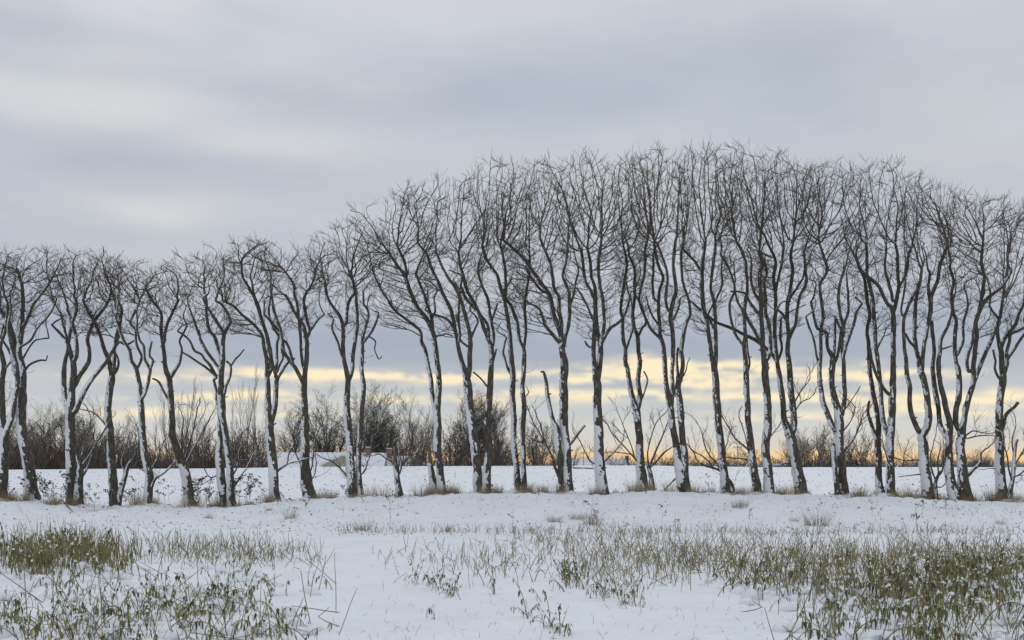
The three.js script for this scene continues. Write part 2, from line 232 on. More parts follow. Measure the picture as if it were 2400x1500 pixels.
    'T 1124,1158,22 1118,1090,19 1115,1050,19 1106,990,18 1100,940,18 1095,890,18 1085,856,11 1076,820,10 1070,790,9 1064,760,9 1056,724,9 1042,696,8 1030,668,8 1018,644,7 1008,618,7 1000,596,6 982,574,5',
    'T 1140,1159,22 1142,1110,18 1147,1050,16 1143,990,15 1148,930,15 1150,890,14 1152,856,12 1152,820,11 1142,790,9 1132,760,9 1122,736,9 1110,708,9 1096,684,8 1088,656,8 1078,620,7 1074,590,6',
    'L 1097,885,13 1101,858,12 1102,816,11 1100,780,9 1094,746,9 1086,724,8 1078,696,8 1066,672,8 1050,650,7 1036,624,6 1022,590,6', 'L 1074,805,6 1078,790,6 1076,750,6 1076,712,5',
    'L 1102,800,6 1112,774,5 1120,752,5 1110,736,4', 'L 1064,772,6 1052,752,6 1040,744,6 1014,736,5 996,726,4', 'L 1100,816,6 1084,803,5 1074,788,5',
    'L 1152,822,8 1157,795,8 1156,776,7 1150,740,7 1144,704,7 1130,670,6 1120,638,6', 'L 1154,748,5 1160,730,5 1166,712,4', 'L 1146,805,8 1144,766,7 1128,740,7 1110,720,7 1092,700,7 1080,670,6',
    'S 1154,862,7 1160,830,5 1163,818,4', 'S 1144,908,5 1126,886,4 1110,872,4'] },
  { d: 35.1, label: 'thirteenth tree from the left, two thin upright snowy trunks joined at the foot', s: [
    'T 1217,1157,20 1212,1100,13 1205,1040,12 1205,980,12 1202,930,12 1203,880,12 1200,848,11 1197,816,10 1194,780,10 1190,744,9 1182,708,9 1174,672,9 1166,648,8 1154,628,7 1138,604,7 1130,575,6',
    'T 1228,1153,14 1228,1090,11 1226,1020,11 1229,960,11 1225,910,10 1229,850,10 1228,818,9 1218,798,8 1214,760,8 1206,738,8 1194,712,7 1184,696,7',
    'L 1185,714,7 1186,664,7 1184,634,7 1180,604,6 1174,576,6', 'L 1202,885,6 1190,862,6 1184,842,5 1180,820,5 1187,792,4', 'L 1228,820,7 1232,780,7 1230,730,7 1232,696,7 1238,660,6 1242,632,6 1240,600,5'] },
  { d: 34.8, label: 'fourteenth tree from the left, dead bent snag at left, cut stub at right', s: [
    'T 1334,1156,22 1332,1090,18 1328,1040,18 1322,987,19 1322,940,20 1322,890,19 1322,847,17 1318,826,15 1316,790,12 1308,764,12 1298,740,12 1292,714,11 1286,688,10 1276,674,9 1260,652,9 1246,632,8 1228,606,7 1206,586,7 1180,562,6',
    'T 1320,1154,15 1315,1120,14 1313,1073,15 1307,1017,15 1304,1000,12 1297,985,9 1288,950,9 1282,910,8 1277,880,7 1273,871,5 1267,872,4',
    'L 1317,806,9 1306,798,9 1294,782,8 1280,766,7 1272,744,7 1266,728,6 1256,718,5 1242,712,4', 'L 1314,790,10 1316,760,9 1310,726,9 1310,696,8 1300,678,8 1294,640,8 1288,612,7 1276,584,7 1266,560,6',
    'L 1320,810,11 1325,788,10 1332,766,9 1336,736,9 1335,708,8 1334,688,8 1326,664,7 1320,646,6 1326,616,6 1332,584,6', 'L 1336,716,6 1344,692,6 1350,660,5 1356,640,5', 'L 1286,690,6 1270,682,6 1258,668,6 1244,648,5 1236,630,5',
    'S 1332,1045,7 1342,1034,7 1357,1014,6 1372,997,5', 'B 1317,1130,9 1300,1093,8 1290,1063,7 1277,1040,6 1262,1036,5 1248,1030,4', 'B 1290,1063,5 1276,1030,4 1268,1000,4 1258,975,3', 'B 1280,1045,4 1262,1010,4 1248,985,3 1240,960,3'] },
  { d: 35.0, label: 'fifteenth tree from the left, single straight trunk with snow along its left side', s: [
    'T 1413,1159,26 1408,1100,23 1405,1050,21 1404,1000,20 1400,940,19 1400,898,18 1394,860,12 1392,820,11 1393,780,10 1394,750,10 1395,720,9 1392,700,8 1384,682,8 1372,660,7 1368,638,7 1367,614,7 1362,586,6',
    'L 1401,895,12 1406,855,11 1408,814,12 1403,790,9 1399,760,9 1396,700,8 1394,672,8 1386,648,7 1384,616,7 1376,580,6', 'L 1408,812,10 1413,785,9 1416,750,8 1412,702,8 1408,678,8 1404,650,8 1403,616,8 1406,586,7 1410,560,6',
    'L 1411,803,9 1418,790,8 1430,770,8 1452,754,7 1466,734,6 1476,700,6', 'L 1394,755,6 1386,740,6 1378,720,5 1366,696,5 1354,678,4', 'S 1391,816,5 1382,814,5 1375,808,5 1371,799,4',
    'B 1405,1097,4 1385,1098,3 1365,1097,3 1346,1098,2', 'B 1410,1090,4 1424,1075,4 1440,1060,3 1452,1045,3', 'B 1402,1090,4 1385,1082,4 1374,1066,3 1362,1040,3'] },
  { d: 35.2, label: 'sixteenth tree from the left, forking in a narrow V above twiggy shoots', s: [
    'T 1508,1153,24 1502,1100,20 1500,1050,17 1496,990,17 1493,965,16 1485,940,12 1478,910,11 1472,870,10 1466,848,10 1466,826,9 1460,790,9 1459,750,8 1454,730,7 1456,704,7 1462,672,7 1466,640,6 1470,612,6 1462,580,5',
    'L 1494,962,12 1500,930,11 1497,890,10 1500,850,10 1496,820,10 1495,790,9 1486,766,8 1483,740,8 1484,724,7 1488,698,7 1487,664,7 1486,630,6 1476,600,6', 'L 1496,788,7 1506,768,6 1514,756,6 1508,730,6 1498,700,6 1503,672,6 1510,646,6 1512,616,6 1512,590,6 1518,560,5',
    'L 1467,826,6 1474,800,5 1484,770,5 1483,750,5', 'S 1503,937,5 1512,915,4 1518,890,4 1508,870,3',
    'T 1530,1152,12 1525,1110,9 1518,1092,7', 'B 1520,1100,7 1530,1075,6 1540,1050,5 1552,1025,4 1560,1005,3', 'B 1521,1098,5 1540,1080,5 1558,1060,4 1572,1050,3', 'B 1519,1095,5 1518,1060,4 1526,1025,3 1536,995,3',
    'B 1502,1092,6 1488,1075,5 1470,1055,4 1452,1035,4 1434,1015,3', 'B 1480,1066,4 1462,1062,3 1440,1060,3', 'B 1488,1075,4 1480,1045,3 1466,1010,3 1456,985,2'] },
  { d: 34.8, label: 'three dark stems rising from one thick foot, seventeenth tree from the left', s: [
    'T 1603,1157,28 1596,1100,25 1589,1065,17 1579,1010,15 1572,960,14 1567,930,13 1560,890,10 1558,850,10 1554,810,10 1548,788,9 1546,760,8 1542,726,8 1544,690,7 1552,660,7 1552,646,7 1544,624,7 1536,590,7 1534,560,6',
    'T 1609,1156,20 1606,1090,16 1604,1055,14 1598,1010,15 1595,950,15 1589,905,14 1597,880,10 1600,850,10 1598,818,9 1604,776,9 1610,754,8 1618,734,7 1613,704,6 1606,680,6 1598,650,6 1596,590,6',
    'L 1574,958,10 1577,910,9 1575,870,9 1577,848,10 1578,810,10 1576,776,10 1572,744,10 1576,714,10 1584,680,9 1582,650,9 1578,620,8 1580,586,8 1584,560,7', 'L 1544,710,6 1533,700,6 1530,672,6 1531,630,6 1532,600,5',
    'L 1552,800,7 1544,790,7 1528,774,7 1518,756,6 1508,734,6 1497,708,6 1484,682,5', 'L 1546,768,6 1534,748,5 1524,730,5 1518,714,4', 'L 1574,735,7 1564,722,7 1560,696,7 1565,656,6 1560,626,6 1552,600,6 1540,570,5',
    'S 1599,885,3 1607,870,3 1612,850,2 1618,838,2', 'L 1579,748,5 1590,722,5 1594,708,4', 'S 1585,1120,4 1570,1135,3 1556,1148,3', 'L 1588,908,8 1588,870,7 1586,845,6 1590,815,5'] },
  { d: 35.1, label: 'eighteenth tree from the left, slim leaning trunk, low shoot arching left from its foot', s: [
    'T 1701,1160,22 1697,1100,18 1692,1050,16 1684,990,16 1680,930,16 1677,880,15 1672,852,14 1668,835,10 1662,796,10 1656,750,10 1648,720,10 1646,676,9 1645,640,9 1648,604,8 1652,570,7',
    'L 1675,868,11 1678,840,10 1678,790,9 1676,750,8 1674,708,8 1666,680,7 1668,646,7 1674,600,7 1678,565,6', 'L 1675,712,5 1682,694,5 1692,668,5 1690,636,5', 'L 1674,772,6 1666,754,6 1659,738,5', 'L 1645,642,7 1630,615,6 1612,595,6 1600,583,5',
    'B 1719,1153,10 1715,1135,9 1707,1123,8 1690,1105,7 1670,1096,6 1655,1093,5 1640,1085,4', 'B 1690,1105,5 1678,1085,5 1664,1068,4 1652,1045,4 1645,1015,3', 'B 1668,1090,4 1648,1070,4 1630,1060,3 1616,1048,3', 'B 1682,1088,4 1692,1070,3 1700,1050,3'] },
  { d: 34.7, label: 'two trunks from one snowy V at the ground, nineteenth tree from the left', s: [
    'T 1776,1158,22 1768,1110,18 1761,1050,16 1755,1000,14 1752,950,13 1750,900,13 1748,850,11 1743,814,10 1746,780,8 1744,736,9 1749,700,8 1751,660,7 1748,626,7 1740,590,7 1726,566,6',
    'T 1804,1159,22 1800,1100,20 1795,1050,18 1801,990,18 1798,930,16 1794,880,16 1793,850,15 1787,812,12 1788,790,11 1786,760,10 1784,720,10 1782,676,10 1780,644,9 1787,616,9 1780,590,8 1782,560,7',
    'L 1743,816,6 1736,802,6 1724,784,6 1713,750,6 1710,710,6 1721,684,6 1718,656,5 1706,624,5 1688,596,5', 'L 1743,740,6 1738,724,5 1727,704,5 1720,664,5', 'S 1752,880,5 1757,852,5 1753,820,4 1750,792,4',
    'L 1786,810,9 1774,786,8 1760,760,8 1748,740,7', 'L 1784,738,7 1775,732,7 1758,708,6 1750,690,6', 'L 1786,725,7 1794,700,7 1792,660,6 1798,640,6 1792,610,5', 'L 1783,708,7 1772,694,7 1761,664,6 1760,640,6',
    'L 1792,850,10 1806,822,9 1803,764,9 1794,732,8 1796,700,7', 'B 1764,1075,7 1754,1055,6 1740,1043,5 1725,1030,4 1706,1000,4 1695,980,3', 'B 1770,1085,6 1740,1075,4 1720,1074,4 1702,1072,3', 'B 1798,1040,4 1812,1015,3 1825,1000,3', 'B 1754,1055,4 1746,1020,3 1735,985,3'] },
  { d: 35.2, label: 'twentieth tree from the left, thick leaning foot, long limb slanting up to the left', s: [
    'T 1879,1159,28 1870,1110,25 1862,1060,23 1852,1020,22 1845,1000,18 1838,980,13 1835,940,13 1828,890,11 1822,855,10 1817,810,9 1815,760,9 1819,720,8 1816,680,8 1812,650,8 1818,620,7 1812,596,7',
    'L 1855,1022,15 1862,990,14 1857,940,14 1852,890,13 1849,850,12 1846,820,11 1849,790,9 1846,750,9 1846,710,9 1853,672,8 1857,636,8 1854,600,7 1860,565,6', 'L 1848,800,7 1855,782,7 1864,760,7 1868,730,7 1874,696,7 1884,678,7 1891,656,7 1886,620,6 1884,590,5',
    'L 1847,720,6 1850,702,6 1866,676,6 1881,652,5 1886,630,5', 'L 1845,755,6 1834,736,6 1822,726,5', 'L 1820,850,7 1832,820,6 1828,786,6 1830,750,5', 'L 1817,690,7 1821,668,6 1830,630,6 1834,600,6 1837,580,5',
    'L 1820,850,8 1808,828,8 1796,817,8 1772,798,8 1740,782,7 1712,768,7 1680,756,6 1655,737,6 1625,712,5 1610,700,4', 'B 1858,950,4 1872,925,4 1886,905,3', 'B 1858,975,4 1876,945,3 1896,935,3', 'B 1868,1100,5 1850,1085,4 1830,1088,3'] },
  { d: 34.8, label: 'twenty-first tree from the left, snowy left arm joining low, brown broken spike inside', s: [
    'T 1979,1164,20 1974,1100,18 1968,1050,19 1968,1000,20 1966,970,18 1956,930,14 1949,890,13 1951,850,14 1952,836,13 1940,816,8 1937,780,8 1930,776,7 1916,770,7 1910,750,6 1904,726,6 1900,706,5',
    'T 1963,1160,13 1957,1080,10 1953,1040,8',
    'L 1962,1020,11 1948,990,11 1938,965,11 1928,935,11 1922,890,10 1921,855,10 1924,830,8 1924,770,8 1929,736,8 1923,690,7 1923,664,7 1935,644,7 1938,626,7 1930,600,6 1920,570,5',
    'L 1921,860,6 1914,835,5 1908,800,5 1896,764,5 1888,742,4', 'L 1972,975,12 1980,930,10 1979,890,10 1977,850,9 1976,840,9 1973,800,8 1976,764,8 1969,730,7 1966,684,7 1975,646,6 1982,625,5',
    'L 1977,842,8 1982,814,8 1992,784,7 2003,752,7 2009,730,6 2022,712,5', 'L 1976,790,7 1979,760,7 1988,730,6 1988,690,6', 'L 1956,850,8 1964,828,7 1973,772,7', 'S 1953,838,9 1956,815,7 1958,760,5 1957,740,3',
    'B 1974,1062,8 1988,1045,6 2003,1027,5 2014,1000,4 2020,980,3', 'B 1980,960,4 1994,940,3 2008,920,3', 'B 1976,1010,4 1995,985,3 2004,960,3'] },
  { d: 35.1, label: 'twenty-second tree from the left, two trunks meeting in a snowy U near the ground', s: [
    'T 2064,1163,20 2060,1128,16 2059,1080,14 2057,1043,15 2059,1000,12 2057,968,11 2049,933,11 2043,893,10 2038,850,9 2036,810,9 2032,772,8 2039,740,8 2034,716,8 2030,680,8 2024,650,7 2014,628,7 2006,600,6',
    'T 2086,1163,24 2088,1128,19 2087,1080,18 2087,1027,17 2091,987,16 2092,947,15 2093,920,15 2092,888,14 2094,850,12 2094,810,11 2094,776,11 2094,740,11 2091,720,10 2083,716,8 2072,698,8 2060,672,8 2044,656,8 2028,644,7 2014,624,6',
    'L 2086,1030,11 2073,997,11 2067,955,10 2065,920,9 2060,867,9 2057,840,9 2053,815,9 2050,760,9 2048,730,9 2044,690,8 2038,664,8 2032,640,7 2032,600,7 2030,570,6', 'L 2092,925,8 2081,922,8 2066,902,8 2052,872,7 2044,842,6 2040,815,5',
    'L 2095,728,9 2102,700,9 2106,660,8 2104,630,8 2104,600,7 2098,570,6', 'L 2092,705,7 2090,688,7 2080,656,7 2074,626,6 2078,582,6', 'L 2106,680,6 2112,664,6 2124,640,6 2128,600,6 2138,576,5', 'L 2056,820,4 2062,805,4 2071,788,3',
    'S 2058,1030,9 2050,1018,8 2041,989,8 2035,968,7 2036,948,6 2038,940,5', 'B 2086,1100,4 2075,1060,3 2070,1040,3'] },
  { d: 34.9, label: 'twenty-third tree from the left, forked with a snow-filled crotch, dark shoots at its foot', s: [
    'T 2176,1174,28 2172,1128,23 2167,1093,21 2164,1048,21 2162,1022,18 2172,1005,16 2177,973,15 2175,947,14 2169,907,14 2163,880,15 2156,858,11 2154,845,10 2147,814,9 2144,760,9 2146,716,8 2152,680,8 2158,655,7 2160,632,6',
    'L 2161,1024,13 2148,1000,12 2137,971,11 2132,947,11 2132,907,10 2125,867,10 2123,845,9 2120,810,8 2118,770,8 2121,738,7 2130,714,7 2144,684,7 2154,660,6',
    'L 2150,825,7 2143,812,6 2132,800,6 2122,782,6', 'L 2162,872,11 2164,826,9 2168,800,9 2176,760,9 2181,730,11 2182,700,10 2188,680,9 2198,654,8 2204,616,8 2220,580,6', 'L 2181,715,7 2177,690,7 2176,662,6 2180,640,6',
    'L 2120,745,5 2112,730,5 2118,690,5 2122,660,4', 'B 2172,1115,5 2155,1112,4 2136,1114,3', 'B 2167,1082,4 2150,1078,4 2125,1080,3 2098,1074,3',
    'T 2195,1172,9 2193,1135,8 2197,1118,7 2206,1104,6', 'B 2196,1120,6 2208,1104,5 2211,1080,4 2210,1060,3', 'B 2194,1128,5 2184,1100,5 2180,1070,4 2186,1045,3', 'B 2200,1112,5 2198,1080,4 2204,1050,3', 'B 2194,1140,4 2206,1142,3 2214,1135,3'] },
  { d: 34.7, label: 'second tree from the right edge, several thick trunks joined at a snowy foot', s: [
    'T 2240,1176,26 2233,1145,24 2225,1112,22 2224,1080,20 2225,1032,17 2227,1000,14 2220,968,13 2212,933,12 2204,901,11 2200,867,11 2200,840,10 2204,820,9 2206,796,8 2219,770,7 2228,744,6 2232,720,5',
    'T 2268,1178,28 2260,1139,25 2255,1093,21 2252,1048,20 2254,1013,18 2260,992,13 2265,960,13 2273,928,12 2281,893,12 2281,855,11 2284,830,11 2289,790,10 2287,760,10 2296,730,9 2310,704,9 2331,686,8 2350,670,7 2370,636,6',
    'L 2223,1040,12 2217,1021,11 2204,995,11 2199,955,11 2193,920,11 2188,880,10 2186,856,9 2190,820,8 2186,780,8 2183,752,8', 'L 2252,1015,12 2240,989,12 2241,957,12 2247,931,12 2249,899,12 2247,865,11 2242,850,9 2238,820,9 2238,780,9 2240,752,8 2233,730,8 2230,690,7 2235,660,7 2226,630,6',
    'L 2244,832,7 2252,815,6 2258,798,6 2258,774,6 2260,750,6 2268,716,5', 'L 2278,905,10 2287,885,10 2297,860,9 2310,826,9 2322,800,9 2335,772,8 2343,752,7 2326,730,6 2318,715,5', 'L 2294,735,8 2299,708,8 2304,676,8 2306,646,7 2300,610,7 2304,572,6',
    'L 2270,870,9 2266,848,8 2271,826,8 2279,796,7', 'S 2207,818,5 2218,815,4 2232,810,3', 'B 2267,1116,10 2281,1101,9 2292,1091,8 2299,1080,7 2300,1062,5 2310,1052,4', 'B 2264,1020,5 2280,1010,4 2300,1014,3', 'B 2264,1028,4 2290,1022,4 2318,1020,3'] },
  { d: 35.2, label: 'last bare tree of the row, rightmost, with a sawn-off arm pointing up to the right', s: [
    'T 2352,1178,28 2347,1133,22 2343,1093,21 2344,1053,19 2344,1021,19 2341,989,16 2343,960,16 2345,933,15 2349,901,16 2350,875,14 2348,850,12 2346,824,11 2340,796,9 2337,766,8 2345,735,7 2350,700,6',
    'L 2347,815,9 2353,798,9 2364,780,9 2380,760,8 2388,736,7 2400,710,6', 'L 2348,895,8 2340,884,6 2332,864,6 2334,845,5 2328,820,5', 'L 2350,880,11 2361,850,9 2359,830,8 2365,802,8 2368,784,7 2380,778,6 2398,770,5', 'L 2360,845,7 2371,828,7 2384,808,7 2398,788,6 2412,765,5',
    'S 2344,1015,9 2352,998,9 2356,975,9 2364,964,8 2376,955,7 2386,943,7', 'T 2366,1177,11 2372,1133,9 2376,1093,8 2380,1053,6 2384,1030,5', 'B 2373,1130,6 2364,1100,5 2360,1070,4 2352,1045,3', 'B 2376,1095,5 2390,1070,5 2402,1050,4 2412,1020,3', 'B 2378,1070,5 2372,1035,4 2380,1000,3', 'B 2372,1120,5 2390,1112,4 2408,1095,3', 'B 2346,1108,4 2332,1098,3 2318,1098,2'] },
];
// the outline of the crowns against the sky, from left to right, and the ground line at the feet of the row
const TOP = '-80,575 0,578 60,578 130,590 200,592 260,605 320,598 380,612 450,582 520,592 560,575 620,577 640,552 700,560 740,535 790,516 830,520 860,470 900,462 960,447 1020,418 1080,410 1120,405 1160,376 1200,366 1250,376 1300,370 1360,364 1400,358 1450,372 1500,362 1540,346 1600,346 1640,342 1700,360 1740,346 1800,345 1850,364 1900,366 1940,384 2000,372 2050,380 2100,410 2150,415 2200,430 2250,422 2300,455 2350,466 2400,490 2480,520';
const FEET = '-300,1178 0,1176 78,1176 174,1183 270,1194 346,1184 447,1190 530,1190 645,1178 727,1172 840,1164 937,1167 1030,1158 1130,1157 1225,1154 1330,1157 1412,1159 1510,1152 1602,1157 1700,1160 1790,1159 1878,1160 1925,1170 1975,1164 2075,1164 2175,1174 2255,1178 2355,1178 2700,1182';
// ---------------------------------------------------------------- the ground: field, bank under the trees, rising field behind, one sheet to the horizon
const feet = curve(FEET), crestPx = curve('-600,1101 0,1101 230,1099 480,1098 700,1095 900,1093 1500,1091 1800,1095 2400,1095 3000,1097');
const CREST = 150;
const MOUNDS = [3, 79, 175, 270, 346, 448, 536, 646, 728, 837, 937, 1028, 1132, 1222, 1328, 1413, 1512, 1605, 1701, 1790, 1879, 1972, 2075, 2180, 2254, 2355].map((p) => (p - 1200) / F * 34.9);
function inPatch(px, py) {                                          // how thickly the withered crop stands at a place in the field, 0..1
  const e = (x, y, a, b) => Math.exp(-(((px - x) / a) ** 2) - (((py - y) / b) ** 2));
  let v = 1.0 * e(100, 1322, 190, 42) + 0.6 * e(560, 1375, 100, 42) + 0.3 * sstep(830 - px, 0, 260) * sstep(py, 1360, 1420);
  v += 1.0 * e(1850, 1372, 120, 30) + 0.85 * sstep(px, 1960, 2200) * e(2300, 1390, 420, 50) + 0.36 * sstep(px, 1800, 1950) * sstep(py, 1370, 1430);
  v += 0.5 * e(2080, 1400, 140, 40);
  v *= clamp(0.55 + 2.1 * fbm(px * 0.012, py * 0.026, 5.5, 3) + 0.25 * bump(py, 1325, 45));
  return clamp(v);
}
function groundAt(x, z) {
  const d = -z, az = x / Math.max(d, 1);
  let h = 0.025 * fbm(x * 0.35, z * 0.35, 2.5, 3);
  const px = 1200 + F * (x / 35), foot = EYE - (feet(px) - HORIZON) / F * 35, bankTop = Math.max(foot, 0.02);
  if (d < 150) {
    const rise = sstep(d, 26.6, 33.6), fall = sstep(d, 35.6, 40.5), field = lerp(0.06, EYE - (crestPx(1200 + F * az) - HORIZON) / F * CREST, clamp((d - 40) / (CREST - 40)));
    h += lerp(lerp(0, bankTop, rise), field, fall) + rise * (1 - fall) * (0.13 * fbm(x * 0.8, z * 1.3, 4.4, 4) + 0.06 * noise3(x * 4.3, z * 3.1, 9.4) + 0.03 * noise3(x * 9.1, z * 7.1, 19.4)) + 0.05 * bump(d, 34.9, 0.9) * fbm(x * 1.7, z, 14.4, 2);
    h += 0.03 * fall * fbm(x * 0.9, z * 0.35, 8.8, 3);
    if (d > 33.5 && d < 36.5) for (const f of MOUNDS) { const dx = x - f, dz = d - 34.9; if (dx > -1.2 && dx < 1.2) h += 0.075 * Math.exp(-(dx * dx + dz * dz) / 0.2); }
  } else {
    const top = EYE - (crestPx(1200 + F * az) - HORIZON) / F * CREST;
    h += lerp(top, -2.2, sstep(d, 151, 185)) - 5 * sstep(d, 190, 420) - 22 * sstep(d, 420, 2200) + 0.03 * fbm(x * 0.9, z * 0.35, 8.8, 3);
  }
  if (d < 30 && d > 6 && Math.abs(x) < 18) {                         // small drifts and lumps where snow lies on trampled plants
    const gx = 1200 + F * x / d, gy = HORIZON + F * EYE / d, v = inPatch(gx, gy), m = 0.22 + 0.78 * v;
    const lump = Math.max(0, noise3(x * 2.3, z * 2.3, 31) * 0.6 + noise3(x * 5.1, z * 5.1, 37) * 0.45 + 0.1);
    h += 0.15 * m * lump * sstep(30 - d, 0, 8) + 0.012 * noise3(x * 3.1, z * 6.5, 44);
  }
  return h;
}
{
  const axis = (parts) => { const a = []; for (const [from, to, n] of parts) for (let i = 0; i < n; i++) a.push(from + (to - from) * (i / n)); a.push(parts[parts.length - 1][1]); return a; };
  const xs = axis([[-5000, -900, 8], [-900, -120, 26], [-120, -40, 40], [-40, -14, 110], [-14, 14, 440], [14, 40, 110], [40, 120, 40], [120, 900, 26], [900, 5000, 8]]);
  const ds = axis([[-60, 2, 12], [2, 8.5, 24], [8.5, 17, 180], [17, 30, 150], [30, 42, 90], [42, 70, 60], [70, 140, 50], [140, 200, 60], [200, 600, 24], [600, 6000, 20]]);
  const nx = xs.length, nz = ds.length, pos = new Float32Array(nx * nz * 3), uv = new Float32Array(nx * nz * 2), idx = [];
  for (let j = 0; j < nz; j++) for (let i = 0; i < nx; i++) { const o = j * nx + i, x = xs[i], z = -ds[j]; pos[o * 3] = x; pos[o * 3 + 1] = groundAt(x, z); pos[o * 3 + 2] = z; uv[o * 2] = x / 3.1; uv[o * 2 + 1] = z / 3.1; }
  for (let j = 0; j < nz - 1; j++) for (let i = 0; i < nx - 1; i++) { const a = j * nx + i, b = a + 1, c = a + nx, d = c + 1; idx.push(a, b, c, b, d, c); }
  const g = new THREE.BufferGeometry(); g.setAttribute('position', new THREE.BufferAttribute(pos, 3)); g.setAttribute('uv', new THREE.BufferAttribute(uv, 2)); g.setIndex(idx); g.computeVertexNormals();
  const m = mesh('snow_ground', g, M.snow, scene, true); m.castShadow = true; tag(m, 'snow-covered field with a low bank under the trees and a rising field behind', 'ground', null, 'structure');
}
// ---------------------------------------------------------------- growing the row: traced stems first, then twigs that fill the crowns
const rnd = rngOf(20231), RX = [], RY = [], RZ = [], PAR = [], RAD = [], TREE = [], SEED = [];
const PXM = F / 35;                                                // picture units per metre at the row
const node = (x, y, z, par, rad, tree, seed) => { RX.push(x); RY.push(y); RZ.push(z); PAR.push(par); RAD.push(rad); TREE.push(tree); SEED.push(seed); return RX.length - 1; };
const chains = ROW.map(() => []);                                  // per tree: { kind, nodes }
function spline(p, k, t) {                                         // Catmull-Rom
  const a = p[Math.max(0, k - 1)], b = p[k], c = p[k + 1], d = p[Math.min(p.length - 1, k + 2)];
  return a.map((_, i) => 0.5 * (2 * b[i] + (c[i] - a[i]) * t + (2 * a[i] - 5 * b[i] + 4 * c[i] - d[i]) * t * t + (3 * b[i] - a[i] - 3 * c[i] + d[i]) * t * t * t));
}
ROW.forEach((tree, ti) => {
  const own = [];                                                  // node numbers with their picture place
  tree.s.forEach((line, li) => {
    const kind = line[0], raw = pairs(line.slice(2)); let w = 6;
    const pts = raw.map((q, i) => { w = q.length > 2 ? q[2] : w * 0.94; return [q[0], q[1], w]; });
    let parent = -1, zOff = (rnd() - 0.5) * 0.3, slope = (rnd() - 0.5) * (kind === 'T' ? 0.12 : 0.7);
    if (kind !== 'T') {
      let best = 1e9; for (const o of own) { const e = Math.hypot(o.x - pts[0][0], o.y - pts[0][1]) + (o.kind === 'B' && kind !== 'B' ? 4 : 0); if (e < best) { best = e; parent = o; } }
      zOff = -RZ[parent.n] - tree.d; pts.unshift([parent.x, parent.y, Math.min(pts[0][2], parent.w)]);
      if (pts.length > 2 && Math.hypot(pts[0][0] - pts[1][0], pts[0][1] - pts[1][1]) < 3) pts.splice(1, 1);
    } else { pts.unshift([pts[0][0] + (pts[0][0] - pts[1][0]) * 0.3, pts[0][1] + 22, pts[0][2] * 1.06]); }
    const nodes = []; let run = 0, last = parent ? parent.n ?? -1 : -1, zc = zOff, from = kind !== 'T' ? parent.n : -1;
    for (let k = 0; k < pts.length - 1; k++) {
      const L = Math.hypot(pts[k + 1][0] - pts[k][0], pts[k + 1][1] - pts[k][1]), n = Math.max(1, Math.round(L / 6.2));
      for (let i = k || 0 ? 0 : 0; i < n + (k === pts.length - 2 ? 1 : 0); i++) {
        const q = spline(pts, k, i / n); run += 6.2 / PXM;
        const wig = 1.25 * sstep(run, 0.2, 1), zz = clamp(zc + slope * run * 0.55 + 0.12 * noise3(run * 0.9, ti * 7.7, li * 3.3) * sstep(run, 0, 0.8), -1.35, 1.35);
        const d = tree.d + zz, x = q[0] + wig * (noise3(run * 2.4, ti + 0.5, li * 1.7) + 0.7 * noise3(run * 5.5, ti + 3.5, li * 2.7)), P = at(x, q[1], d), seed = (kind === 'T' || kind === 'L') && q[1] < 800 && !tree.stump ? 1 : 0;
        if (kind !== 'T' && !nodes.length) { nodes.push(from); last = from; continue; }
        const id = node(P[0], P[1], P[2], last, q[2] * (kind === 'B' ? 0.82 : 1) / 2 / F * d, ti, seed); last = id; nodes.push(id); own.push({ x, y: q[1], w: q[2], n: id, kind });
      }
    }
    chains[ti].push({ kind, nodes, li });
  });
});
const TRACED = RX.length;

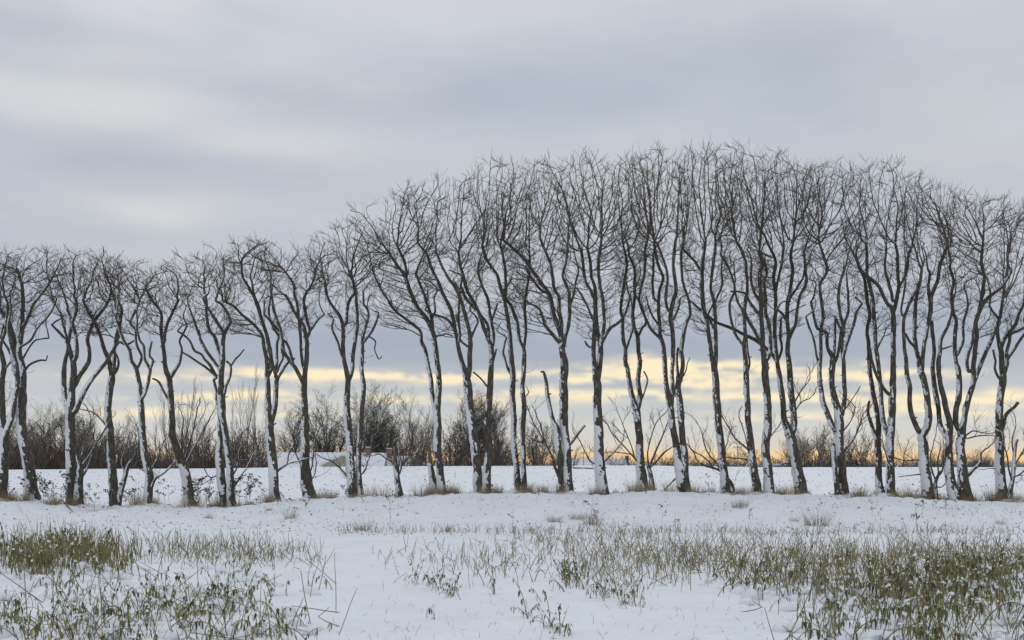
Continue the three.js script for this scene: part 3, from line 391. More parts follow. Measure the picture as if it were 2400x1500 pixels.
// crowns: points spread through each crown's vase-shaped volume pull the twigs towards them
const top = curve(TOP);
ROW.forEach((tree, ti) => {
  if (tree.stump) return;
  const own = [], ends = []; for (let n = 0; n < TRACED; n++) if (TREE[n] === ti && SEED[n]) own.push(n);
  for (const ch of chains[ti]) if (ch.kind === 'T' || ch.kind === 'L') { const n = ch.nodes[ch.nodes.length - 1], px = 1200 + F * RX[n] / -RZ[n], py = HORIZON + F * (EYE - RY[n]) / -RZ[n]; if (py < 790) ends.push([px, py]); }
  let cx = 0, w = 0; for (const [x, y] of ends) { const k = Math.max(10, 800 - y); cx += x * k; w += k; } cx /= w;
  let hw = 0; for (const [x] of ends) hw = Math.max(hw, Math.abs(x - cx)); hw = clamp(hw + 26, 58, 112);
  const crownTop = top(cx) - 2, low = 790, N = Math.round(hw * (low - crownTop) * 0.054), ax = [], ay = [], az = [];
  for (let guard = 0; ax.length < N && guard < N * 60; guard++) {
    const f = Math.pow(rnd(), 0.85), u = 2 * rnd() - 1, wide = hw * (1 - 0.62 * Math.pow(f, 1.25)) * (1 + 0.16 * noise3(f * 5, ti * 3.1, u > 0 ? 4 : 9)), px = cx + u * wide, q = u * u, py = lerp(crownTop + 34 * q + 14 * noise3(px * 0.06, ti, 2) + 9 * noise3(px * 0.16, ti, 5), low + 14 * noise3(px * 0.05, ti, 9), f), z = (rnd() + rnd() - 1) * 1.3 * (1 - 0.5 * f);
    const P = at(px, py, tree.d + z), clump = fbm(P[0] * 1.35, P[1] * 1.05, z * 1.3 + ti * 5, 3); let keep = clamp(0.66 + 2.1 * clump) * (f < 0.16 ? 0.45 + 3.4 * f : 1) * (f > 0.62 ? lerp(1, 0.12, (f - 0.62) / 0.38) : 1);
    if (rnd() < keep) { ax.push(P[0]); ay.push(P[1]); az.push(P[2]); }
  }
  const near = new Int32Array(ax.length).fill(-1), dist = new Float32Array(ax.length).fill(1e9), alive = ax.map((_, i) => i), tries = new Map();
  const see = (n) => { const x = RX[n], y = RY[n], z = RZ[n]; for (let k = 0; k < alive.length; k++) { const a = alive[k], dx = ax[a] - x, dy = ay[a] - y, dz = az[a] - z, e = 1.0 * (dx * dx + dz * dz) + dy * dy * (dy > 0 ? 0.6 : 6); if (e < dist[a]) { dist[a] = e; near[a] = n; } } };
  const lastOnes = new Set(chains[ti].map((c) => c.nodes[c.nodes.length - 1])); own.forEach((n) => { if (lastOnes.has(n) || rnd() < 0.3) see(n); });
  for (let k = alive.length - 1; k >= 0; k--) if (dist[alive[k]] > 1.5 && ay[alive[k]] < (tree.d * (HORIZON - lerp(crownTop, low, 0.5)) / F + EYE)) { alive[k] = alive[alive.length - 1]; alive.pop(); }
  const STEP = 0.085, KILL = 0.105 ** 2;
  for (let it = 0; it < 70 && alive.length; it++) {
    const pull = new Map();
    for (let k = alive.length - 1; k >= 0; k--) {
      const a = alive[k]; if (dist[a] < KILL) { alive[k] = alive[alive.length - 1]; alive.pop(); continue; }
      const n = near[a]; let q = pull.get(n); if (!q) pull.set(n, q = [0, 0, 0]);
      const dx = ax[a] - RX[n], dy = ay[a] - RY[n], dz = az[a] - RZ[n], l = Math.hypot(dx, dy, dz); q[0] += dx / l; q[1] += dy / l; q[2] += dz / l;
    }
    if (!pull.size) break;
    const fresh = [];
    for (const [n, q] of pull) {
      const c = (tries.get(n) ?? 0) + 1; tries.set(n, c); if (c > 3) { for (let k = alive.length - 1; k >= 0; k--) if (near[alive[k]] === n) { alive[k] = alive[alive.length - 1]; alive.pop(); } continue; }
      const l = Math.hypot(q[0], q[1], q[2]) || 1, p = PAR[n]; let gx = q[0] / l, gy = Math.max(q[1] / l, -0.1) + 0.2, gz = q[2] / l;
      if (p >= 0 && n >= TRACED) { const bx = RX[n] - RX[p], by = RY[n] - RY[p], bz = RZ[n] - RZ[p], bl = Math.hypot(bx, by, bz) || 1; gx += 0.45 * bx / bl; gy += 0.45 * by / bl; gz += 0.45 * bz / bl; }
      gx += (rnd() - 0.5) * 0.9; gy += (rnd() - 0.5) * 0.5; gz += (rnd() - 0.5) * 0.9; const gl = Math.hypot(gx, gy, gz) || 1, st = STEP / gl;
      fresh.push(node(RX[n] + gx * st, RY[n] + gy * st, RZ[n] + gz * st, n, 0, ti, 1));
    }
    fresh.forEach(see);
  }
});
const GROWN = RX.length;
// fine shoots: sprays at the tips, rising and nearly straight, and a few along the thin wood
{
  const kids = new Uint8Array(GROWN); for (let n = TRACED; n < GROWN; n++) kids[PAR[n]]++;
  for (let n = TRACED; n < GROWN; n++) {
    const tip = !kids[n]; if (rnd() > (tip ? 0.92 : 0.09)) continue;
    const reps = tip ? 1 + (rnd() < 0.6 ? 1 : 0) : 1;
    for (let q = 0; q < reps; q++) {
      const p = PAR[n]; let dx = RX[n] - RX[p], dy = RY[n] - RY[p], dz = RZ[n] - RZ[p], l = Math.hypot(dx, dy, dz) || 1; dx /= l; dy /= l; dz /= l;
      const a = tip ? 0.9 : 1.5; dx += (rnd() - 0.5) * a; dy += 0.25 + (rnd() - 0.4) * a * 0.6; dz += (rnd() - 0.5) * a;
      let m = n; const k = 2 + Math.floor(rnd() * 4);
      for (let i = 0; i < k; i++) { l = Math.hypot(dx, dy, dz) || 1; const st = 0.065 / l; m = node(RX[m] + dx * st, RY[m] + dy * st, RZ[m] + dz * st, m, 0, TREE[n], 1); dx = dx / l + (rnd() - 0.5) * 0.45; dy = dy / l + 0.06 + (rnd() - 0.5) * 0.35; dz = dz / l + (rnd() - 0.5) * 0.45; }
    }
  }
}
// shoots low on the trunks branch on their own
function sprout(n, dx, dy, dz, len, tree, level) {
  let m = n; const steps = Math.max(2, Math.round(len / 0.08));
  for (let i = 0; i < steps; i++) {
    const l = Math.hypot(dx, dy, dz) || 1; dx /= l; dy /= l; dz /= l; m = node(RX[m] + dx * 0.08, RY[m] + dy * 0.08, RZ[m] + dz * 0.08, m, 0, tree, 1);
    dx += (rnd() - 0.5) * 0.6; dy += (rnd() - 0.42) * 0.5; dz += (rnd() - 0.5) * 0.6;
    if (level < 3 && rnd() < 0.42) sprout(m, dx + (rnd() - 0.5) * 1.7, dy + (rnd() - 0.35) * 1.2, dz + (rnd() - 0.5) * 1.7, len * (0.3 + 0.4 * rnd()), tree, level + 1);
  }
}
chains.forEach((list, ti) => list.forEach((ch) => {
  if (ch.kind !== 'B') return; const L = ch.nodes;
  for (let k = 2; k < L.length; k++) if (rnd() < 0.34 || k === L.length - 1) {
    const n = L[k], p = L[k - 1]; let dx = RX[n] - RX[p], dy = RY[n] - RY[p], dz = RZ[n] - RZ[p]; const l = Math.hypot(dx, dy, dz) || 1, w = k === L.length - 1 ? 0.5 : 1.6;
    sprout(n, dx / l + (rnd() - 0.5) * w, dy / l + (rnd() - 0.3) * w, dz / l + (rnd() - 0.5) * w, 0.25 + 0.6 * rnd(), ti, 1);
  }
}));
// a few bare twigs low on the stems, below the crowns
for (let n = 0; n < TRACED; n++) { const ch = TREE[n]; if (ROW[ch].stump) continue; const hgt = RY[n]; if (hgt > 2.2 && hgt < 6 && RAD[n] < 0.09 && rnd() < 0.035) sprout(n, (rnd() - 0.5) * 2, rnd() * 0.7 - 0.15, (rnd() - 0.5) * 2, 0.15 + 0.4 * rnd(), ch, 2); }

// thickness of the twigs from the number of tips they carry
const TOTAL = RX.length, EXP = 2.15, TIP = 0.0028, flow = new Float64Array(TOTAL), mainKid = new Int32Array(TOTAL).fill(-1);
for (let n = TOTAL - 1; n >= TRACED; n--) { if (!flow[n]) flow[n] = TIP ** EXP; if (PAR[n] >= TRACED) flow[PAR[n]] += flow[n] * (flow[PAR[n]] ? 1 : 1); }
for (let n = TRACED; n < TOTAL; n++) { const p = PAR[n]; if (mainKid[p] < 0 || flow[n] > flow[mainKid[p]]) mainKid[p] = n; }
for (let n = TRACED; n < TOTAL; n++) { const p = PAR[n]; let r = flow[n] ** (1 / EXP); if (mainKid[p] === n) r = Math.max(r, RAD[p] * (p < TRACED ? 0.8 : 0.955)); RAD[n] = Math.min(r, RAD[p] * 0.98, 0.035); }
// only the end of a traced stem is carried on at full thickness
{
  const ends = new Set(); chains.forEach((l) => l.forEach((c) => ends.add(c.nodes[c.nodes.length - 1])));
  for (let n = TRACED; n < TOTAL; n++) { const p = PAR[n], natural = flow[n] ** (1 / EXP); RAD[n] = p < TRACED && !ends.has(p) ? Math.min(natural, RAD[p] * 0.6) : mainKid[p] === n ? Math.min(Math.max(natural, RAD[p] * 0.935), RAD[p] * 0.99) : Math.min(natural, RAD[p] * 0.8); }
}
// a little smoothing takes the kinks out of the grown wood
for (let pass = 0; pass < 2; pass++) for (let n = TRACED; n < GROWN; n++) { const k = mainKid[n], p = PAR[n]; if (k < 0 || p < TRACED) continue; RX[n] = 0.5 * RX[n] + 0.25 * (RX[p] + RX[k]); RY[n] = 0.5 * RY[n] + 0.25 * (RY[p] + RY[k]); RZ[n] = 0.5 * RZ[n] + 0.25 * (RZ[p] + RZ[k]); }

const twigStarts = ROW.map(() => []);
for (let n = TRACED; n < TOTAL; n++) { const p = PAR[n]; if (p < TRACED || mainKid[p] !== n) twigStarts[TREE[n]].push(n); }

// snow blown against the left of the stems
const WIND = new THREE.Vector3(-0.9, 0.12, 0.34).normalize();
function crust(base, seed, less = 0) {
  return (nx, ny, nz, p, r, len) => {
    const hgt = p[1] - base, thr = lerp(0.44, 1.05, sstep(hgt, 0.6, 6.2)) + (r < 0.05 ? 0.14 : 0) + less;
    const w = nx * WIND.x + ny * WIND.y + nz * WIND.z + 0.55 * Math.max(0, ny);
    const edge = 0.42 * noise3(p[0] * 2.1 + seed, p[1] * 1.25, seed * 0.7) + 0.5 * noise3(p[1] * 4.4, nx * 1.8 + seed, nz * 1.8) + 0.34 * noise3(p[1] * 13, nx * 5 + seed, nz * 5) + 0.38 * noise3(p[1] * 27, nx * 9 + seed, nz * 9) - 0.75 * sstep(noise3(p[1] * 1.1, seed * 1.9, 2.2), 0.25, 0.6);
    const t = w - thr + edge; return t > 0 ? Math.min(0.004 + t * 0.09, Math.min(0.035, 0.006 + r * 0.28)) : -0.006 + Math.max(t * 0.05, -0.01);
  };
}
ROW.forEach((tree, ti) => {
  const foot = chains[ti][0].nodes, b0 = foot[Math.min(4, foot.length - 1)], bx = RX[b0], bz = RZ[b0], by = groundAt(bx, bz);
  const g = thing(tree.stump ? 'tree_stump' : 'bare_tree', bx, by, bz, tree.label, tree.stump ? 'tree stump' : 'tree');
  const local = (n) => [RX[n] - bx, RY[n] - by, RZ[n] - bz], snow = new Builder(); snow.skip = -0.0001;
  for (const ch of chains[ti]) {
    const pts = ch.nodes.map(local), rad = ch.nodes.map((n) => RAD[n]), seed = ti * 13.7 + ch.li * 5.1, b = new Builder();
    if (ch.kind !== 'T') rad[0] = Math.min(rad[0], rad[1] ?? 1) ;
    else for (let k = 0, s = 0; k < rad.length; k++) { if (k) s += 0.084; rad[k] *= 1 + 0.38 * Math.exp(-Math.max(0, s - 0.25) / 0.2); }
    const big = rad[Math.min(3, rad.length - 1)], sides = big > 0.07 ? 14 : big > 0.035 ? 10 : 7;
    b.tube(pts, rad, sides, (nx, ny, nz, p, r) => r * (0.1 * noise3(p[1] * 2.4 + seed, nx * 1.3, nz * 1.3) + 0.07 * noise3(p[1] * 8 + seed, nx * 2.2, nz * 2.2)));
    // knots and the stubs of lost twigs
    for (let k = 2; k < pts.length - 2; k++) if (rnd() < (ch.kind === 'B' ? 0.08 : 0.13)) {
      const f = rnd() * 6.283, r = rad[k], n = [Math.cos(f), 0.2 + 0.5 * rnd(), Math.sin(f)], len = (0.02 + 0.06 * rnd() * rnd()) * (r > 0.05 ? 1.3 : 1), q = pts[k], rr = Math.min(r * 0.42, 0.008 + 0.016 * rnd());
      b.tube([0, 0.6, 1].map((t) => q.map((c, i) => c + n[i] * (r * 0.6 + t * (r * 0.4 + len)))), [rr * 1.5, rr, rr * 0.8], 5);
    }
    const dead = (tree.stump && ch.kind === 'T') || (ti === 20 && ch.kind === 'S') || (ti === 12 && ch.li === 12) || (ti === 11 && ch.li === 1);
    mesh(ch.kind === 'T' ? 'trunk' : ch.kind === 'S' ? 'dead_branch' : ch.kind === 'B' ? 'shoot' : 'limb', b.build(), dead && ch.kind === 'S' ? M.deadWood : M.bark, g);
    if (dead && ch.kind === 'T') {                                  // splintered pale wood at the broken top
      const e = pts[pts.length - 1], s = new Builder(); for (let k = 0; k < 5; k++) { const o = [(rnd() - 0.5) * 0.06, 0, (rnd() - 0.5) * 0.06]; s.tube([[e[0] + o[0], e[1] - 0.3, e[2] + o[2] + 0.03], [e[0] + o[0], e[1] + 0.02, e[2] + o[2] + 0.02], [e[0] + o[0] * 1.2, e[1] + 0.08 + 0.16 * rnd(), e[2] + o[2]]], [0.045, 0.035, 0.008], 6); }
      const w = mesh('broken_top', s.build(), M.deadWood, g); w.userData.label = 'splintered pale brown broken top';
    }
    // the snow on it, with rings twice as close
    const fp = [], fr = []; for (let k = 0; k < pts.length; k++) { fp.push(pts[k]); fr.push(rad[k]); if (k < pts.length - 1) { fp.push(pts[k].map((c, i) => (c + pts[k + 1][i]) / 2)); fr.push((rad[k] + rad[k + 1]) / 2); } }
    if (rad[Math.floor(rad.length / 3)] > 0.016 || ch.kind === 'B') snow.tube(fp, fr, big > 0.07 ? 22 : big > 0.035 ? 14 : 8, crust(0, seed, (ch.kind === 'B' ? 0.4 : 0) + lerp(-0.2, 0.3, clamp(bx / 34 + 0.5))));
  }
  const crown = new Builder();
  for (const n0 of twigStarts[ti]) {
    const list = [PAR[n0], n0]; let m = mainKid[n0]; while (m >= 0) { list.push(m); m = mainKid[m]; }
    const rad = list.map((n) => RAD[n]); rad[0] = rad[1]; const r = rad[1];
    crown.tube(list.map(local), rad, r > 0.018 ? 6 : r > 0.009 ? 4 : 3, null, false);
    if (r > 0.012 && list.length > 3) { const k = rad.findIndex((q) => q < 0.008), l2 = (k < 0 ? list : list.slice(0, k)); if (l2.length > 2) snow.tube(l2.map(local), rad, 6, crust(0, ti * 3.3 + n0 * 0.01)); }
  }
  if (!crown.empty) mesh(tree.stump ? 'twigs' : 'crown', crown.build(), M.twig, g);
  if (!snow.empty) mesh('snow_crust', snow.build(), M.crust, g);
});
console.log('row nodes', TRACED, GROWN, TOTAL);
// ---------------------------------------------------------------- trees, bushes and buildings beyond the field
const farKinds = {
  open: { h: 12, r: 0.22, stems: 3, first: 0.12, spread: 0.8, up: 0.14, kids: 10, levels: 4, ratio: 0.62, wig: 0.34 },
  round: { h: 11, r: 0.2, stems: 11, first: 0.06, spread: 0.8, up: 0.07, kids: 12, levels: 4, ratio: 0.46, wig: 0.26 },
  poplar: { h: 13, r: 0.13, stems: 3, first: 0.06, spread: 0.55, up: 0.3, kids: 15, levels: 3, ratio: 0.36, wig: 0.16 },
  birch: { h: 12, r: 0.12, stems: 1, first: 0.3, spread: 0.62, up: 0.1, kids: 13, levels: 3, ratio: 0.34, wig: 0.16 },
  bush: { h: 5, r: 0.06, stems: 14, first: 0.1, spread: 0.62, up: 0.12, kids: 7, levels: 4, ratio: 0.55, wig: 0.32 },
};
function farShape(seed, k) {
  const R = rngOf(seed), trunk = new Builder(), crown = new Builder(), snow = new Builder();
  const grow = (p, d, len, r, lv) => {
    const n = Math.max(3, Math.round(len / (lv === 0 ? 0.55 : 0.32))), s = len / n, pts = [p.slice()], rad = [r];
    for (let i = 1; i <= n; i++) {
      d = [d[0] + (R() - 0.5) * k.wig, d[1] + (R() - 0.5) * k.wig * 0.6 + k.up * (lv ? 0.8 : 0.3) * (1 - Math.max(0, d[1])), d[2] + (R() - 0.5) * k.wig]; const l = Math.hypot(...d); d = d.map((c) => c / l);
      p = p.map((c, j) => c + d[j] * s); pts.push(p.slice()); rad.push(Math.max(0.013, r * (1 - 0.86 * i / n)));
      if (lv < k.levels - 1 && i / n > (lv === 0 ? k.first : 0.12) && R() < k.kids / n * (lv === 0 ? 1.6 : 1)) {
        const a = R() * 6.283, sp = k.spread * (0.6 + 0.7 * R()), c = Math.cos(sp), q = Math.sin(sp); let u = [Math.cos(a), 0.1, Math.sin(a)]; const ud = u[0] * d[0] + u[1] * d[1] + u[2] * d[2]; u = u.map((x, j) => x - ud * d[j]); const ul = Math.hypot(...u) || 1;
        grow(p, d.map((x, j) => x * c + u[j] / ul * q), len * k.ratio * (0.6 + 0.5 * R()) * (lv === 0 ? 1 - 0.45 * i / n : 1 - 0.3 * i / n), Math.max(0.016, rad[i] * 0.6), lv + 1);
      }
    }
    (lv === 0 ? trunk : crown).tube(pts, rad, lv === 0 ? 7 : lv === 1 ? 4 : 3, null, false);
    if (lv === 1) snow.tube(pts.map((q) => [q[0] - 0.01, q[1] + 0.014, q[2] + 0.012]), rad.map((q) => q * 0.6), 3, null, false);
  };
  for (let s = 0; s < k.stems; s++) { const a = R() * 6.283, t = k.stems > 1 ? 0.12 + 0.5 * R() : 0.06; grow([Math.cos(a) * 0.15 * k.stems / 3, -0.3, Math.sin(a) * 0.15 * k.stems / 3], [Math.cos(a) * t, 1, Math.sin(a) * t], k.h * (0.75 + 0.3 * R()), k.r * (0.7 + 0.5 * R()), 0); }
  const t = trunk.build(), c = crown.build(), w = snow.build(); c.computeBoundingBox(); t.computeBoundingBox(); const bb = c.boundingBox.union(t.boundingBox);
  return { t, c, w, top: bb.max.y, wide: (bb.max.x - bb.min.x) * 0.86 };
}
const farCache = {};
function farTree(kind, variant, px, topPx, width, d, label, name, category, mats = [M.farBark, M.farTwig]) {
  const s = farCache[kind + variant] ??= farShape(kind.length * 991 + variant * 77 + 5, farKinds[kind]), x = (px - 1200) / F * d, y = groundAt(x, -d), H = EYE + (HORIZON - topPx) / F * d - y;
  const g = thing(name, x, y, -d, label, category), sy = H / s.top, sx = width / F * d / s.wide; g.scale.set(sx, sy, (sx + sy) / 2); g.rotation.y = 0;
  mesh('trunk', s.t, mats[0], g); mesh('crown', s.c, mats[1], g); mesh('snow_crust', s.w, M.crust, g);
}
const BT = [M.farBark, M.brownTwig];
farTree('open', 1, 66, 890, 150, 165, 'tall wide bare tree beyond the field between the first two trunks', 'distant_tree', 'tree');
farTree('open', 2, 128, 912, 110, 172, 'bare tree leaning right beyond the field, between the second and third trunks', 'distant_tree', 'tree');
farTree('birch', 1, 106, 948, 34, 158, 'slim upright tree just right of the second trunk, at the far field edge', 'distant_tree', 'tree');
farTree('birch', 2, 134, 955, 30, 157, 'slim upright tree just left of the third trunk, at the far field edge', 'distant_tree', 'tree');
farTree('bush', 1, 44, 975, 70, 156, 'reddish brown bush beyond the field behind the first two trunks', 'distant_bush', 'bush', BT);
farTree('bush', 2, 92, 985, 60, 157, 'reddish brown bush right of the second trunk at the far field edge', 'distant_bush', 'bush', BT);
farTree('bush', 3, 215, 985, 120, 155, 'wide bush at the far field edge between the third and fourth trunks', 'distant_bush', 'bush');
farTree('poplar', 1, 287, 965, 56, 158, 'narrow bare tree behind the field, right of the fourth trunk', 'distant_tree', 'tree');
farTree('poplar', 2, 312, 948, 44, 165, 'thin pointed tree behind the field, left of the fifth trunk', 'distant_tree', 'tree');
farTree('bush', 2, 300, 1010, 70, 154, 'low twiggy bush at the field edge between the fourth and fifth trunks', 'distant_bush', 'bush');
farTree('poplar', 3, 366, 950, 66, 162, 'narrow bare tree behind the field, right of the fifth trunk', 'distant_tree', 'tree');
farTree('poplar', 2, 398, 885, 62, 168, 'tall narrow tree behind the field, on the sixth trunk\'s left', 'distant_tree', 'tree');
farTree('poplar', 1, 438, 878, 74, 163, 'tall narrow tree behind the field, on the sixth trunk\'s right', 'distant_tree', 'tree');
farTree('bush', 1, 462, 965, 90, 155, 'dense round bush at the field edge between the sixth and seventh trunks', 'distant_bush', 'bush');
farTree('poplar', 3, 546, 878, 54, 170, 'grey pointed tree just right of the seventh trunk, behind the field', 'distant_tree', 'tree');
farTree('poplar', 1, 582, 850, 72, 166, 'tallest grey pointed tree beyond the field, between the seventh and eighth trunks', 'distant_tree', 'tree');
farTree('poplar', 2, 612, 885, 60, 172, 'grey upright tree beyond the field, just left of the eighth trunk', 'distant_tree', 'tree');
farTree('bush', 3, 570, 975, 120, 156, 'wide dark bush under the grey pointed trees beyond the field', 'distant_bush', 'bush');
farTree('open', 3, 694, 935, 100, 198, 'light feathery tree behind the white roof, left of the ninth trunk', 'distant_tree', 'tree');
farTree('round', 1, 772, 888, 190, 200, 'big dark rounded tree behind the white roof, between the ninth and tenth trunks', 'distant_tree', 'tree');
farTree('round', 2, 862, 905, 190, 205, 'dark rounded tree behind the chimneys, right of the tenth tree', 'distant_tree', 'tree');
farTree('open', 4, 892, 878, 120, 215, 'pale fine-twigged tree rising above the dark rounded ones', 'distant_tree', 'tree');
farTree('round', 3, 942, 955, 120, 204, 'low dark tree behind the chimneys above the short stump', 'distant_tree', 'tree');
farTree('open', 1, 988, 905, 90, 170, 'twisted bare tree behind the field, left of the eleventh tree', 'distant_tree', 'tree');
farTree('open', 2, 1062, 880, 130, 160, 'gnarled dark tree behind the field between the eleventh and twelfth trees', 'distant_tree', 'tree');
farTree('open', 3, 1118, 900, 120, 166, 'bare tree seen through the two trunks of the twelfth tree', 'distant_tree', 'tree');
farTree('bush', 2, 1050, 985, 110, 155, 'dark bush at the field edge between the eleventh and twelfth trees', 'distant_bush', 'bush');
farTree('open', 4, 1172, 925, 90, 168, 'small bare tree beyond the field, left of the thirteenth tree', 'distant_tree', 'tree');
farTree('bush', 1, 1182, 1025, 80, 156, 'low dark bush at the field edge, left of the thirteenth tree', 'distant_bush', 'bush');
farTree('bush', 3, 1262, 960, 100, 158, 'dark bush beyond the field, left of the dead snag', 'distant_bush', 'bush');
farTree('bush', 2, 1560, 1050, 70, 230, 'thin shrub on the skyline right of the sixteenth trunk', 'distant_bush', 'bush');
farTree('bush', 1, 1452, 1050, 60, 260, 'thin shrub on the skyline left of the sixteenth trunk, beside the grey gable', 'distant_bush', 'bush');
farTree('bush', 1, 1650, 1052, 80, 235, 'thin shrub on the skyline between the seventeenth and eighteenth trunks', 'distant_bush', 'bush');
farTree('bush', 3, 1735, 1040, 90, 240, 'thin shrub on the skyline beside the grey pole', 'distant_bush', 'bush');
farTree('open', 2, 1822, 985, 90, 190, 'dark bare tree beyond the field between the nineteenth and twentieth trunks', 'distant_tree', 'tree');
farTree('bush', 2, 1902, 975, 110, 180, 'vase-shaped tall bush beyond the field, right of the twentieth trunk', 'distant_bush', 'bush');
farTree('bush', 1, 1958, 985, 90, 184, 'tall bush behind the twenty-first trunk at the far field edge', 'distant_bush', 'bush');
farTree('bush', 3, 2022, 985, 90, 182, 'tall bush between the twenty-first and twenty-second trunks', 'distant_bush', 'bush');
farTree('birch', 3, 2104, 1024, 36, 230, 'dark slim tree just right of the twenty-second tree on the skyline', 'distant_tree', 'tree');
farTree('birch', 1, 2122, 1014, 40, 236, 'taller dark slim tree between the twenty-second and twenty-third trees', 'distant_tree', 'tree');
farTree('birch', 2, 2144, 1028, 36, 232, 'dark slim tree just left of the twenty-third tree on the skyline', 'distant_tree', 'tree');
farTree('bush', 2, 2196, 1030, 70, 225, 'round bush on the skyline behind the shoots of the twenty-third tree', 'distant_bush', 'bush');
farTree('round', 2, 2282, 1040, 64, 240, 'dark rounded tree on the skyline right of the thick multi-trunk tree', 'distant_tree', 'tree');
farTree('bush', 1, 2322, 1055, 44, 240, 'small thin bush on the skyline left of the last trunk', 'distant_bush', 'bush');
{ // brush that reads as one mass along the far edge and on the horizon
  const R = rngOf(77), s = farShape(4242, { ...farKinds.bush, h: 3, stems: 7, levels: 3 }), n = 270, im = new THREE.InstancedMesh(mergeGeometries([s.t, s.c]), M.brownTwig, n), m = new THREE.Matrix4();
  for (let i = 0; i < n; i++) {
    let px, top, d; const u = R();
    if (u < 0.36) { px = -80 + 400 * R(); top = 965 + 115 * Math.sqrt(R()); d = 155 + 22 * R(); } else if (u < 0.55) { px = 320 + 300 * R(); top = 985 + 95 * Math.sqrt(R()); d = 155 + 20 * R(); } else if (u < 0.74) { px = 930 + 400 * R(); top = 985 + 95 * Math.sqrt(R()); d = 155 + 20 * R(); } else if (u < 0.82) { px = 1780 + 300 * R(); top = 1050 + 30 * R(); d = 190 + 20 * R(); } else if (u < 0.93) { px = 1480 + 980 * R(); top = 1062 + 20 * R(); d = 300 + 200 * R(); } else { px = 2060 + 300 * R(); top = 1066 + 16 * R(); d = 260 + 60 * R(); }
    const x = (px - 1200) / F * d, y = groundAt(x, -d), H = EYE + (HORIZON - top) / F * d - y, k = H / s.top, w = k * (0.8 + 0.8 * R());
    m.makeRotationY(R() * 6.28).premultiply(new THREE.Matrix4().makeScale(w, k, w)).setPosition(x, y, -d); im.setMatrixAt(i, m);
  }
  im.name = 'far_undergrowth'; im.castShadow = im.receiveShadow = true; scene.add(im); tag(im, 'tangled bare undergrowth along the far edge of the field', 'undergrowth', null, 'stuff');
  const k2 = 420, far = new THREE.InstancedMesh(im.geometry, M.farBark, k2);
  for (let i = 0; i < k2; i++) { const d = 700 + 500 * R(), px = -300 + 3000 * R(), x = (px - 1200) / F * d, y = groundAt(x, -d), H = EYE + (HORIZON - (px < 1500 && px > 1280 ? 1072 : 1080) + 3 * R()) / F * d - y; m.makeRotationY(R() * 6.28).premultiply(new THREE.Matrix4().makeScale(5.5, H / s.top, 5.5)).setPosition(x, y, -d); far.setMatrixAt(i, m); }
  far.name = 'distant_woods'; scene.add(far); tag(far, 'dark line of distant woods on the horizon', 'woods', null, 'stuff');
}
